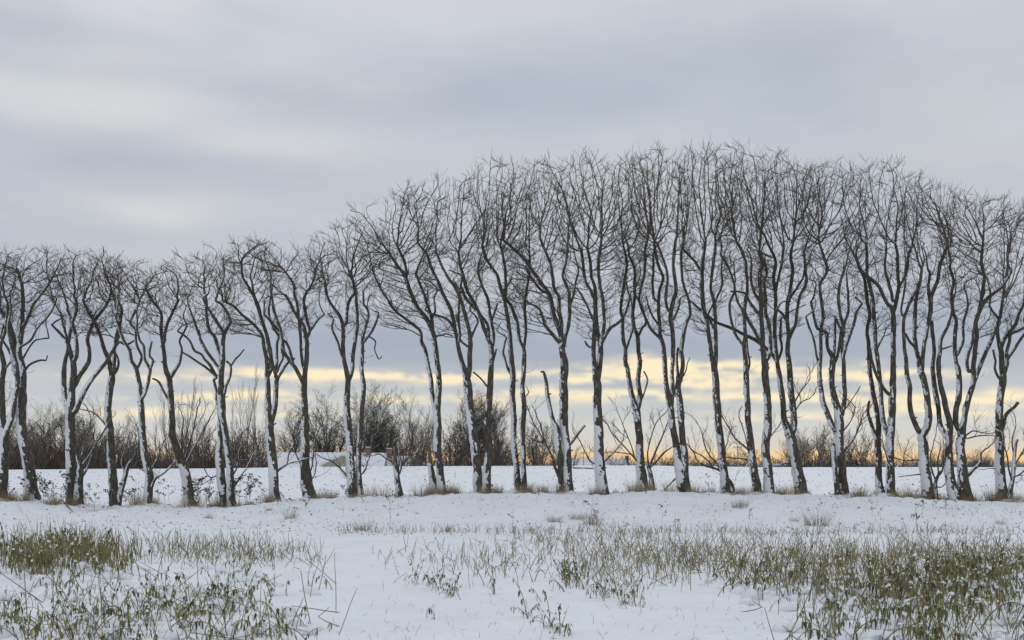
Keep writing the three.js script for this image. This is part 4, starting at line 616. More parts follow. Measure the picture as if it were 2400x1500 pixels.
// houses below the far edge of the field: only their white roofs, a boarded gable and the chimneys show
{
  const wallM = new THREE.MeshStandardMaterial({ color: new THREE.Color().setRGB(0.42, 0.42, 0.32), roughness: 0.9 }), brick = new THREE.MeshStandardMaterial({ color: new THREE.Color().setRGB(0.3, 0.19, 0.165), roughness: 0.95 }), grey = new THREE.MeshStandardMaterial({ color: new THREE.Color().setRGB(0.1, 0.1, 0.095), roughness: 0.9 }), batten = new THREE.MeshStandardMaterial({ color: new THREE.Color().setRGB(0.3, 0.31, 0.32), roughness: 0.9 });
  const roofShape = (len, half, rise, thick, axisX) => { const s = new THREE.Shape(); s.moveTo(-half, 0); s.lineTo(0, rise); s.lineTo(half, 0); s.lineTo(half, -thick); s.lineTo(0, rise - thick); s.lineTo(-half, -thick); s.closePath(); const g = new THREE.ExtrudeGeometry(s, { depth: len, bevelEnabled: true, bevelSize: 0.05, bevelThickness: 0.05, bevelSegments: 2 }); g.translate(0, 0, -len / 2); if (axisX) g.rotateY(Math.PI / 2); return g; };
  const box = (w, h, d, x, y, z) => { const g = new THREE.BoxGeometry(w, h, d); g.translate(x, y, z); return g; };
  const gableShape = (half, wall, rise, depth) => { const s = new THREE.Shape(); s.moveTo(-half, 0); s.lineTo(half, 0); s.lineTo(half, wall); s.lineTo(0, wall + rise); s.lineTo(-half, wall); s.closePath(); const g = new THREE.ExtrudeGeometry(s, { depth, bevelEnabled: false }); g.translate(0, 0, -depth / 2); return g; };
  const house = (px0, px1, ridgePx, d, label, chimneys) => {
    const x0 = (px0 - 1200) / F * d, x1 = (px1 - 1200) / F * d, x = (x0 + x1) / 2, y = groundAt(x, -d), ridge = EYE + (HORIZON - ridgePx) / F * d - y, len = x1 - x0, g = thing('house', x, y, -d, label, 'house');
    const w = gableShape(4.3, ridge - 3.3, 2.95, len - 0.6); w.rotateY(Math.PI / 2); mesh('wall', w, wallM, g); const r = roofShape(len, 5.2, 3.5, 0.38, true); r.translate(0, ridge - 3.5, 0); const rm = mesh('roof', r, M.crust, g);
    for (const [cx, top, wide] of chimneys) { const lx = (cx - 1200) / F * d - x, ty = EYE + (HORIZON - top) / F * d - y, cw = wide / F * d, c = mergeGeometries([box(cw, ty - ridge + 0.9, cw * 0.85, lx, (ty + ridge - 0.9) / 2, 0.35), box(cw * 1.18, 0.16, cw, lx, ty - 0.3, 0.35)]), ch = mesh('chimney', c, brick, rm); mesh('snow_cap', box(cw * 1.1, 0.14, cw * 0.95, lx, ty + 0.072, 0.35), M.crust, rm); ch.userData.label = 'pinkish brick chimney'; }
    return g;
  };
  house(592, 800, 1061, 182, 'low house whose long snowy roof shows between the eighth and tenth trunks', []);
  house(836, 905, 1062, 183, 'snow-roofed house with a two-flue brick chimney right of the tenth tree', [[863, 1049, 10]]);
  house(908, 1004, 1069, 186, 'lower snow-roofed house with two brick chimneys behind the short stump', [[912, 1052, 11], [979, 1062, 6]]);
  { // shed with the pale boarded gable
    const d = 174, x = (809 - 1200) / F * d, y = groundAt(x, -d), ridge = EYE + (HORIZON - 1066) / F * d - y, g = thing('shed', x, y, -d, 'shed with a pale green boarded gable and snowy roof beside the tenth trunk', 'shed');
    mesh('wall', gableShape(3.1, ridge - 1.6, 1.45, 5), wallM, g); const r = roofShape(5.4, 3.5, 1.65, 0.32, false); r.translate(0, ridge - 1.4, 0); mesh('roof', r, M.crust, g);
    for (let i = 0; i < 17; i++) { const bx = -3.04 + i * 0.38, h = ridge - 1.62 + 1.45 * (1 - Math.abs(bx) / 3.1); mesh('plank', box(0.33, h, 0.05, bx, h / 2, 2.53), wallM, g); }
  }
  { // long low roof with battens and a dark gable end
    const d = 300, x0 = (1332 - 1200) / F * d, x1 = (1474 - 1200) / F * d, x = (x0 + x1) / 2, y = groundAt(x, -d), ridge = EYE + (HORIZON - 1075) / F * d - y, len = x1 - x0, g = thing('barn', x, y, -d, 'long low barn with ribbed snowy roof and dark grey gable left of the sixteenth trunk', 'barn');
    const w = gableShape(4.6, ridge - 2.9, 2.6, len - 0.3); w.rotateY(Math.PI / 2); mesh('wall', w, grey, g); const r = roofShape(len - 1, 5.2, 3, 0.25, true); r.translate(-0.4, ridge - 3, 0); const rm = mesh('roof', r, M.crust, g);
    for (let i = 0; i < 6; i++) { const t = 0.12 + i * 0.14, b = box(len - 1.2, 0.1, 0.1, -0.4, ridge - 3 * t + 0.06, 5.2 * t); mesh('batten', b, batten, rm); }
    mesh('chimney', box(0.9, 1.5, 0.9, len / 2 - 0.5, ridge + 0.1, 0), grey, g);
  }
  const pole = (px, top, d, label, arm, mat) => { const x = (px - 1200) / F * d, y = groundAt(x, -d), h = EYE + (HORIZON - top) / F * d - y, g = thing('utility_pole', x, y, -d, label, 'pole'); mesh('post', new THREE.CylinderGeometry(0.08, 0.13, h, 10).translate(0, h / 2, 0), mat, g); if (arm) { mesh('crossarm', box(1.7, 0.12, 0.12, 0, h - 0.35, 0.13), mat, g); for (const i of [-0.7, 0, 0.7]) mesh('insulator', new THREE.CylinderGeometry(0.05, 0.06, 0.2, 8).translate(i, h - 0.19, 0.13), mat, g); } };
  pole(1729, 1044, 210, 'thin grey utility pole on the skyline between the eighteenth and nineteenth trunks', 1, batten); pole(1368, 1058, 240, 'thin grey pole in front of the ribbed barn roof', 1, batten);
}
// ---------------------------------------------------------------- withered crop, stubble, grass and litter
const seat = (px, py) => { let d = F * EYE / (py - HORIZON); for (let i = 0; i < 14; i++) { const x = (px - 1200) / F * d; d = lerp(d, F * (EYE - groundAt(x, -d)) / (py - HORIZON), 0.7); d = clamp(d, 6, 60); } const x = (px - 1200) / F * d; return [x, groundAt(x, -d), -d]; };
const leafMat = (r, g, b) => new THREE.MeshStandardMaterial({ color: new THREE.Color().setRGB(r, g, b), roughness: 0.7, side: THREE.DoubleSide });
const LEAF = [leafMat(0.075, 0.095, 0.035), leafMat(0.14, 0.155, 0.045), leafMat(0.2, 0.185, 0.06), leafMat(0.26, 0.145, 0.05), leafMat(0.32, 0.26, 0.07), leafMat(0.05, 0.045, 0.03)];
const LEAFC = LEAF.map((m) => m.color), STEM = [leafMat(0.17, 0.165, 0.06), leafMat(0.22, 0.17, 0.085), leafMat(0.12, 0.125, 0.045)];
function addLeaf(b, R, p, a, len, w, droop, color) {                // a limp leaf: out a little, then hanging, folded along its rib
  const pts = [], cx = Math.cos(a), cz = Math.sin(a), n = 5; let q = p.slice(), pitch = 0.5 - droop * 0.6; const tw = (R() - 0.5) * 1.6;
  for (let i = 0; i <= n; i++) { pts.push(q.slice()); const c = Math.cos(pitch) * len / n, s = Math.sin(pitch) * len / n; q = [q[0] + cx * c, q[1] + s, q[2] + cz * c]; pitch = Math.max(-1.5, pitch - droop * (0.55 + 0.2 * R())); }
  const rows = pts.map((s, i) => { const t = i / n, hw = w * Math.pow(Math.sin(Math.PI * Math.min(1, 0.06 + t * 0.94)), 0.8) * (0.8 + 0.35 * R()) + 0.001, ang = a + Math.PI / 2 + tw * t, fx = Math.cos(ang) * hw, fz = Math.sin(ang) * hw, dip = hw * (0.5 + 0.5 * R()); return [[s[0] - fx, s[1] + dip * 0.3 - dip * R() * 0.4, s[2] - fz], [s[0] - cx * dip * 0.5, s[1] - dip * 0.4, s[2] - cz * dip * 0.5], [s[0] + fx, s[1] + dip * 0.3 - dip * R() * 0.4, s[2] + fz]]; });
  const o = b.p.length / 3; rows.forEach((r, i) => r.forEach((v, k) => { b.vert(...v, cx * 0.7, 0.6, cz * 0.7, k / 2, i / n); if (color) b.c.push(color.r, color.g, color.b); }));
  for (let i = 0; i < n; i++) for (let k = 0; k < 2; k++) { const q0 = o + i * 3 + k; b.i.push(q0, q0 + 1, q0 + 3, q0 + 1, q0 + 4, q0 + 3); }
}
function blobGeo(seed, n = 2) { const g = new THREE.IcosahedronGeometry(1, n), p = g.attributes.position, v = new THREE.Vector3(); for (let i = 0; i < p.count; i++) { v.fromBufferAttribute(p, i).normalize(); v.multiplyScalar(1 + 0.28 * noise3(v.x * 1.6 + seed, v.y * 1.6, v.z * 1.6) + 0.12 * noise3(v.x * 4 + seed, v.y * 4, v.z * 4)); if (v.y < 0) v.y *= 0.55; p.setXYZ(i, v.x, v.y, v.z); } g.deleteAttribute('uv'); const m = g; m.computeVertexNormals(); for (let i = 0; i < p.count; i++) { v.fromBufferAttribute(p, i).normalize(); m.attributes.normal.setXYZ(i, v.x, v.y, v.z); } return m; }
function plantParts(seed, h, lean, leaves, arch) {                  // stem path, leaves and snow of one stalk
  const R = rngOf(seed), a = R() * 6.283, n = 9, path = []; let p = [0, -0.03, 0], ang = Math.PI / 2 - lean * (0.6 + 0.6 * R()), turn = a;
  for (let i = 0; i <= n; i++) { path.push(p.slice()); const s = h / n; p = [p[0] + Math.cos(turn) * Math.cos(ang) * s, p[1] + Math.sin(ang) * s, p[2] + Math.sin(turn) * Math.cos(ang) * s]; ang -= arch * (i / n) * (0.7 + 0.6 * R()); ang += (R() - 0.5) * 0.22; turn += (R() - 0.5) * 0.5; if (p[1] < 0.015) { p[1] = 0.015; ang = Math.max(ang, 0.05); } }
  const spots = []; for (let i = 0; i < leaves; i++) { const t = 0.28 + 0.7 * Math.pow(R(), 0.8), k = t * n, j = Math.min(n - 1, Math.floor(k)), f = k - j; spots.push({ p: path[j].map((c, q) => lerp(c, path[j + 1][q], f)), a: R() * 6.283, len: (0.05 + 0.085 * R()) * (1.15 - 0.4 * t), w: 0.006 + 0.009 * R() * R(), droop: 0.95 + 0.6 * R(), tone: R() }); }
  return { R, path, rad: path.map((_, i) => lerp(0.0065, 0.0028, i / n)), spots };
}
const toneOf = (t) => t < 0.34 ? 0 : t < 0.62 ? 1 : t < 0.78 ? 2 : t < 0.88 ? 3 : t < 0.92 ? 4 : 5;
const snowBlobs = [0, 1, 2, 3].map((i) => blobGeo(i * 7.3, 2));
function makePlant(seed, h, lean, leaves, arch, snowy) {            // the parts of one proto, shared by its copies
  const q = plantParts(seed, h, lean, leaves, arch), g = new THREE.Group(), b = new Builder(); b.tube(q.path, q.rad, 5); mesh('stem', b.build(), STEM[seed % 3], g);
  for (const s of q.spots) { const l = new Builder(); addLeaf(l, q.R, s.p, s.a, s.len, s.w, s.droop); const geo = l.build(); geo.computeVertexNormals(); mesh('leaf', geo, LEAF[toneOf(s.tone)], g); }
  if (snowy) { const list = []; for (let i = 0; i < snowy; i++) { const s = q.spots[i % q.spots.length], k = 0.006 + 0.011 * q.R(), e = snowBlobs[i % 4].clone(); e.scale(k, k * 1.0, k); e.translate(s.p[0] + Math.cos(s.a) * s.len * 0.3, s.p[1] + 0.012, s.p[2] + Math.sin(s.a) * s.len * 0.3); list.push(e); } mesh('snow_cap', mergeGeometries(list), M.crust, g).userData.kind = 'stuff'; }
  return g;
}
const PLANTS = []; for (let i = 0; i < 9; i++) PLANTS.push(makePlant(100 + i, 0.42 + 0.22 * hash3(i, 1, 1), 0.22, 8, 0.12 + 0.1 * (i % 3), 1)); for (let i = 0; i < 9; i++) PLANTS.push(makePlant(200 + i, 0.45 + 0.2 * hash3(i, 2, 2), 0.6, 8, 0.5 + 0.2 * (i % 3), 2));
const PR = rngOf(4711); let plantCount = 0;
const ORD = ['first', 'second', 'third', 'fourth', 'fifth', 'sixth', 'seventh', 'eighth', 'ninth', 'tenth', 'eleventh', 'twelfth', 'thirteenth', 'fourteenth', 'fifteenth', 'sixteenth', 'seventeenth', 'eighteenth', 'nineteenth', 'twentieth', 'twenty-first', 'twenty-second', 'twenty-third', 'twenty-fourth', 'last'], FOOT = [3, 79, 175, 270, 346, 448, 536, 646, 728, 837, 1028, 1132, 1222, 1328, 1413, 1512, 1605, 1701, 1790, 1879, 1972, 2075, 2180, 2254, 2355];
const under = (px) => { let b = 0; FOOT.forEach((f, i) => { if (Math.abs(f - px) < Math.abs(FOOT[b] - px)) b = i; }); return ORD[b]; }, between = (px) => { let i = FOOT.findIndex((f) => f > px); return i <= 0 ? i < 0 ? 'right of the last trunk' : 'left of the first trunk' : `between the ${ORD[i - 1]} and ${ORD[i]} trunks`; };
const cropLabel = (k, px, py, a, b, c) => `${k % 18 < 9 ? 'upright' : 'bent'} withered plant ${py < a ? 'at the far side of' : py < c ? 'halfway down' : 'at the near side of'} ${b}, below the ${under(px)} tree`;
function plant(kind, px, py, label, group, size = 1) { const p = PLANTS[kind % PLANTS.length], o = p.clone(), s = seat(px, py); o.name = numbered('withered_plant'); o.position.set(...s); o.rotation.y = PR() * 6.283; o.scale.setScalar(size * (0.85 + 0.35 * PR())); tag(o, label, 'plant', group); scene.add(o); plantCount++; }
const place = (n, area, test, fn) => { let made = 0, guard = 0; while (made < n && guard++ < n * 80) { const px = lerp(area[0], area[1], PR()), py = lerp(area[2], area[3], PR()); if (PR() < test(px, py)) { fn(px, py); made++; } } };
place(70, [-30, 330, 1290, 1372], (x, y) => inPatch(x, y) ** 1.3, (x, y) => { const k = Math.floor(PR() * 9), l = cropLabel(k, x, y, 1332, 'the dense left patch', 1352); plant(k, x, y, l, l, 1.05); });
place(70, [-20, 830, 1385, 1530], (x, y) => inPatch(x, y), (x, y) => { const k = Math.floor(4 + PR() * 14), l = cropLabel(k, x, y, 1410, 'the left foreground', 1460); plant(k, x, y, l, l, 0.78); });
place(110, [1700, 2420, 1340, 1540], (x, y) => inPatch(x, y) ** 1.2, (x, y) => { const k = Math.floor(PR() * 18), l = cropLabel(k, x, y, 1385, 'the right patch', 1440); plant(k, x, y, l, l, 1.05); });
for (const [x, y, k, l] of [[972, 1362, 2, 'dark leafy plant at the upper end of the short row in the middle snow'], [1000, 1376, 12, 'bent leafy plant second in the short row in the middle snow'], [1030, 1385, 10, 'bent leafy plant in the middle of the short row in the snow'], [1062, 1398, 4, 'leafy plant with an orange leaf at the lower end of the short row'], [1082, 1406, 14, 'small bent plant just past the lower end of the short row'], [1000, 1446, 11, 'lone leaning plant in open snow at the bottom middle'], [1160, 1392, 5, 'small lone leafy stalk in the middle snow'],
  [1238, 1450, 3, 'tall bent stalk with an orange leaf, left of the bottom pair'], [1272, 1412, 15, 'forked bare-topped stalk above the bottom pair of plants'], [1290, 1470, 0, 'dark drooping plant, left one of the bottom pair'], [1312, 1482, 1, 'dark drooping plant, right one of the bottom pair'], [1322, 1492, 13, 'bent dark plant at the foot of the bottom pair']]) plant(k, x, y, l, null, 0.72);
place(16, [1310, 1385, 1355, 1382], () => 1, (x, y) => plant(Math.floor(PR() * 10), x, y, 'leafy plant in the tall clump in the middle of the field', 'plants of the middle clump', 0.72));
place(16, [1395, 1500, 1385, 1428], (x, y) => bump(y, 1385 + (x - 1395) * 0.36, 14), (x, y) => plant(Math.floor(PR() * 18), x, y, 'leafy plant in the slanting row right of the middle clump', 'plants of the slanting middle row', 0.62));

// smaller leafy stalks that only thicken the patches
{
  const R = rngOf(91), kinds = [];
  for (let i = 0; i < 6; i++) { const q = plantParts(700 + i, 0.36 + 0.2 * R(), i % 2 ? 0.7 : 0.3, 6, i % 2 ? 0.6 : 0.18), b = new Builder(); b.tube(q.path, q.rad.map((r) => r * 0.8), 3, null, false); const c = STEM[i % 3].color; for (let k = 0; k < b.p.length / 3; k++) b.c.push(c.r, c.g, c.b); for (const s of q.spots) addLeaf(b, q.R, s.p, s.a, s.len, s.w * 0.9, s.droop, LEAFC[toneOf(s.tone)]); const g = b.build(); g.computeVertexNormals(); kinds.push(g); }
  const mat = new THREE.MeshStandardMaterial({ vertexColors: true, roughness: 0.75, side: THREE.DoubleSide }), m = new THREE.Matrix4(), q = new THREE.Quaternion(), eu = new THREE.Euler();
  const spots = kinds.map(() => []); for (const [x, y, n, w] of [[985, 1366, 9, 22], [1020, 1380, 10, 22], [1060, 1396, 12, 24], [1240, 1448, 7, 12], [1292, 1472, 9, 16], [1314, 1486, 9, 14], [1160, 1392, 3, 8], [1345, 1372, 16, 34], [1420, 1398, 12, 26], [1465, 1414, 14, 30]]) for (let k = 0; k < n; k++) spots[Math.floor(R() * 6)].push([x + (R() + R() - 1) * w, y + (R() + R() - 1) * w * 0.45, 0.62]);
  place(780, [-60, 2460, 1285, 1560], (x, y) => inPatch(x, y) ** 1.3, (x, y) => spots[Math.floor(R() * 6)].push([x, y]));
  kinds.forEach((g, i) => { const im = new THREE.InstancedMesh(g, mat, spots[i].length); spots[i].forEach(([x, y, f = 1], k) => { const s = seat(x, y), z = (0.6 + 0.55 * R()) * f * (y > 1400 ? 0.82 : 1); m.compose(new THREE.Vector3(...s), q.setFromEuler(eu.set((R() - 0.5) * 0.3, R() * 6.283, (R() - 0.5) * 0.3)), new THREE.Vector3(z, z, z)); im.setMatrixAt(k, m); const t = 0.75 + 0.5 * R(); im.setColorAt(k, new THREE.Color(t, t, t * 0.9)); }); im.name = numbered('crop_leaves'); im.castShadow = im.receiveShadow = true; scene.add(im); tag(im, 'small withered leafy stalks filling the crop patches', 'crop', null, 'stuff'); });
}
// straw stalks: bent, broken and leaning
{
  const R = rngOf(55), kinds = [];
  for (let i = 0; i < 8; i++) { const b = new Builder(), kink = i % 4 === 3, pts = []; let p = [0, -0.02, 0], a = 1.35 - 0.25 * R(), t = R() * 6; for (let k = 0; k <= 5; k++) { pts.push(p.slice()); p = [p[0] + Math.cos(t) * Math.cos(a) * 0.2, p[1] + Math.sin(a) * 0.2, p[2] + Math.sin(t) * Math.cos(a) * 0.2]; a += (R() - 0.5) * 0.3; if (kink && k === 2) a -= 1.7; } b.tube(pts, [0.017, 0.017, 0.016, 0.015, 0.013, 0.01], 4, null, false); kinds.push(b.build()); }
  const mat = new THREE.MeshStandardMaterial({ color: 0xffffff, roughness: 0.85 }), m = new THREE.Matrix4(), q = new THREE.Quaternion(), eu = new THREE.Euler(), spots = kinds.map(() => []), tones = [[0.3, 0.24, 0.12], [0.21, 0.19, 0.08], [0.15, 0.12, 0.07], [0.34, 0.26, 0.14], [0.18, 0.18, 0.065]];
  const put = (x, y, len, flat) => spots[Math.floor(R() * 8)].push([x, y, len, flat]);
  const band = (x, y) => { const yc = lerp(1252, 1300, clamp((x - 1150) / 700)), w = lerp(10, 46, clamp((x - 1100) / 600)); return sstep(x, 1120, 1260) * bump(y, yc + 14, w); };
  const e = (px, py, x, y, a, b) => Math.exp(-(((px - x) / a) ** 2) - (((py - y) / b) ** 2)), patchy = (x, y) => 0.55 + 0.9 * clamp(0.5 + noise3(x * 0.018, y * 0.05, 3.3));
  place(2600, [1050, 2440, 1240, 1385], (x, y) => band(x, y) * patchy(x, y), (x, y) => put(x, y, 0.16 + 0.2 * R(), 0.8 + 0.7 * R()));
  place(700, [790, 2440, 1244, 1258], (x, y) => bump(y, 1249 + 4 * noise3(x * 0.01, 1, 1), 5) * (0.5 + 0.5 * patchy(x, y)), (x, y) => put(x, y, 0.1 + 0.14 * R(), 0.35));
  place(900, [1000, 2440, 1290, 1390], (x, y) => 0.7 * e(x, y, 1800, 1330, 420, 40) + 0.5 * e(x, y, 2300, 1300, 300, 40), (x, y) => put(x, y, 0.14 + 0.22 * R(), 0.6));
  place(650, [-40, 330, 1265, 1350], (x, y) => inPatch(x, y), (x, y) => put(x, y, 0.3 + 0.3 * R(), 0.25));
  place(520, [260, 760, 1262, 1345], (x, y) => e(x, y, 470, 1295, 170, 26) + 0.5 * e(x, y, 640, 1310, 100, 20), (x, y) => put(x, y, 0.16 + 0.24 * R(), 0.75));
  place(420, [870, 1560, 1270, 1385], (x, y) => 0.6 * e(x, y, 1150, 1315, 230, 34) + 0.6 * e(x, y, 1420, 1335, 130, 34), (x, y) => put(x, y, 0.12 + 0.22 * R(), 0.95));
  place(800, [-20, 2420, 1255, 1530], (x, y) => 0.3 + 0.5 * clamp(0.5 + 1.3 * noise3(x * 0.006, y * 0.02, 8.1)), (x, y) => put(x, y, 0.025 + 0.1 * R() * R(), 1.1));
  place(420, [1650, 2440, 1330, 1540], (x, y) => inPatch(x, y), (x, y) => put(x, y, 0.2 + 0.28 * R(), 0.5));
  place(260, [-20, 830, 1380, 1540], (x, y) => inPatch(x, y), (x, y) => put(x, y, 0.12 + 0.22 * R(), 1));
  place(1100, [-20, 2420, 1182, 1250], (x, y) => 0.25 + 0.9 * clamp(noise3(x * 0.02, y * 0.07, 12.5)), (x, y) => put(x, y, 0.06 + 0.16 * R() * R(), 1.0));
  place(90, [-20, 830, 1340, 1530], (x, y) => 0.4 + inPatch(x, y), (x, y) => put(x, y, 0.35 + 0.35 * R(), 2.2)); place(80, [1700, 2420, 1350, 1530], (x, y) => 0.3 + inPatch(x, y), (x, y) => put(x, y, 0.35 + 0.35 * R(), 2.2));
  kinds.forEach((g, i) => { const im = new THREE.InstancedMesh(g, mat, spots[i].length); spots[i].forEach(([x, y, len, flat], k) => { const s = seat(x, y), tilt = flat * (0.3 + R()), rd = (0.2 + 0.13 * R()) * clamp(len / 0.2, 0.4, 1); m.compose(new THREE.Vector3(...s), q.setFromEuler(eu.set(tilt * (R() - 0.5) * 2, R() * 6.283, tilt * (R() - 0.5) * 2)), new THREE.Vector3(rd, len, rd)); im.setMatrixAt(k, m); const t = tones[Math.floor(R() * 5)], v = 0.8 + 0.4 * R(); im.setColorAt(k, new THREE.Color().setRGB(t[0] * v, t[1] * v, t[2] * v)); }); im.name = numbered('straw_stubble'); im.castShadow = im.receiveShadow = true; scene.add(im); tag(im, 'thin broken straw and stubble sticking out of the snow', 'stubble', null, 'stuff'); });
}
// snow lying on the flattened plants
{
  const R = rngOf(66), m = new THREE.Matrix4(), q = new THREE.Quaternion(), eu = new THREE.Euler();
  for (let i = 0; i < 3; i++) { const list = []; place(i === 0 ? 420 : 330, [-40, 2440, 1320, 1560], (x, y) => inPatch(x, y) * (x < 900 ? 0.75 : 1), (x, y) => list.push(seat(x, y))); const im = new THREE.InstancedMesh(snowBlobs[i], M.crust, list.length); list.forEach((s, k) => { const up = R() < 0.03 ? 0.04 + 0.26 * R() : 0, w = up ? 0.01 + 0.017 * R() : 0.03 + 0.09 * R() * R(); m.compose(new THREE.Vector3(s[0], s[1] + up, s[2]), q.setFromEuler(eu.set((R() - 0.5) * 0.8, R() * 6.283, (R() - 0.5) * 0.8)), new THREE.Vector3(w * (0.7 + 1.6 * R()), w * (0.6 + 0.6 * R()), w)); im.setMatrixAt(k, m); }); im.name = numbered('snow_clumps'); im.castShadow = im.receiveShadow = true; scene.add(im); tag(im, 'soft snow clumps resting on flattened crop plants', 'snow', null, 'stuff'); }
}
// dry grass, weeds and litter on the bank
function tuft(seed, n, h, w) { const R = rngOf(seed), b = new Builder(); for (let i = 0; i < n; i++) { const a = R() * 6.283, r = w * Math.sqrt(R()) * 0.5, len = h * (0.5 + 0.6 * R()), dir = a + (R() - 0.5) * 1.2; let p = [Math.cos(a) * r, -0.02, Math.sin(a) * r], pitch = 1.5 - 0.55 * R(); const pts = [], ws = []; for (let k = 0; k <= 4; k++) { pts.push(p.slice()); ws.push(0.0042 * (1 - k / 4.4)); p = [p[0] + Math.cos(dir) * Math.cos(pitch) * len / 4, p[1] + Math.sin(pitch) * len / 4, p[2] + Math.sin(dir) * Math.cos(pitch) * len / 4]; pitch -= 0.1 + 0.5 * R() * k / 3; } const s = dir + Math.PI / 2; b.strip(pts, ws, Math.cos(s), 0, Math.sin(s)); } return b.build(); }
const GRASS = [leafMat(0.3, 0.23, 0.12), leafMat(0.22, 0.165, 0.085), leafMat(0.36, 0.29, 0.16)], tufts = []; for (let i = 0; i < 7; i++) tufts.push(tuft(300 + i, 60 + 14 * i, 0.34 + 0.05 * i, 0.3 + 0.05 * i));
const stick = (px, off) => { const d = 34.6 - off, x = (px - 1200) / F * d; return [x, groundAt(x, -d), -d]; };
function grass(px, off, k, size, label, group) { const o = mesh('grass_tuft', tufts[k % 7], GRASS[k % 3], scene, true); o.position.set(...stick(px, off)); o.rotation.y = PR() * 6.28; o.scale.set(size, size * (0.8 + 0.4 * PR()), size); tag(o, label, 'grass', group); }
for (const [px, s, l] of [[770, 1.5, 'tall tan grass tuft between the ninth and tenth trunks'], [985, 1.15, 'broad tan grass tuft left of the eleventh tree'], [1050, 1.0, 'tan grass tuft right of the eleventh tree'], [1240, 0.95, 'brown grass clump right at the foot of the thirteenth tree'], [1625, 1.25, 'tall pale grass tuft right of the seventeenth tree'], [2130, 1.35, 'tall pale grass tuft right of the twenty-second tree'], [2290, 1.3, 'thick tan grass tuft right of the thick multi-trunk tree'], [2325, 1.3, 'tan grass tuft just left of the last trunk'], [2018, 1.1, 'tan grass tuft left of the twenty-second tree'], [560, 1.1, 'tan grass clump right of the seventh tree'], [460, 1.0, 'tan grass clump right of the sixth tree']]) { grass(px, 0.1, Math.floor(px), s, l); }
for (let i = 0; i < 120; i++) { const px = -20 + 2440 * PR(); if (px > 1905 && px < 1945) continue; grass(px, (PR() - 0.35) * 0.7, Math.floor(PR() * 21), 0.45 + 0.55 * PR(), `small dry tan grass tuft ${between(px)}`, `dry grass tufts ${between(px)}`); }
for (const [px, py, s, l] of [[680, 1215, 1.2, 'bushy tan grass clump below the ninth trunk on the bank'], [630, 1208, 0.8, 'brown grass clump below the eighth trunk'], [490, 1215, 0.8, 'flattened brown grass clump below the seventh tree'], [1050, 1246, 1.15, 'thick grey-tan grass clump at the bank foot below the eleventh tree'], [850, 1243, 1.0, 'grey-tan grass clump at the bank foot below the tenth tree'], [1355, 1222, 0.9, 'brown grass clump on the bank below the fourteenth tree'], [1300, 1228, 0.8, 'thin tan grass clump on the bank left of the fourteenth tree'], [1390, 1232, 1.1, 'tall sparse grass on the bank below the fifteenth tree'], [1915, 1232, 1.4, 'tall tan stalks on the bank below the gap beside the twentieth tree'], [1862, 1225, 0.9, 'low dark grass clump on the bank below the twentieth tree'], [1735, 1212, 0.8, 'thin pale grass on the bank below the nineteenth tree'], [2345, 1228, 0.9, 'tan grass clump on the bank below the last tree'], [52, 1186, 1.0, 'bent tan grass clump left of the second trunk\'s foot']]) { const o = mesh('grass_tuft', tufts[Math.floor(px) % 7], GRASS[Math.floor(px) % 3], scene, true); o.position.set(...seat(px, py)); o.rotation.y = PR() * 6; o.scale.set(s * 0.95, s * (0.5 + 0.3 * PR()), s * 0.8); tag(o, l, 'grass'); }
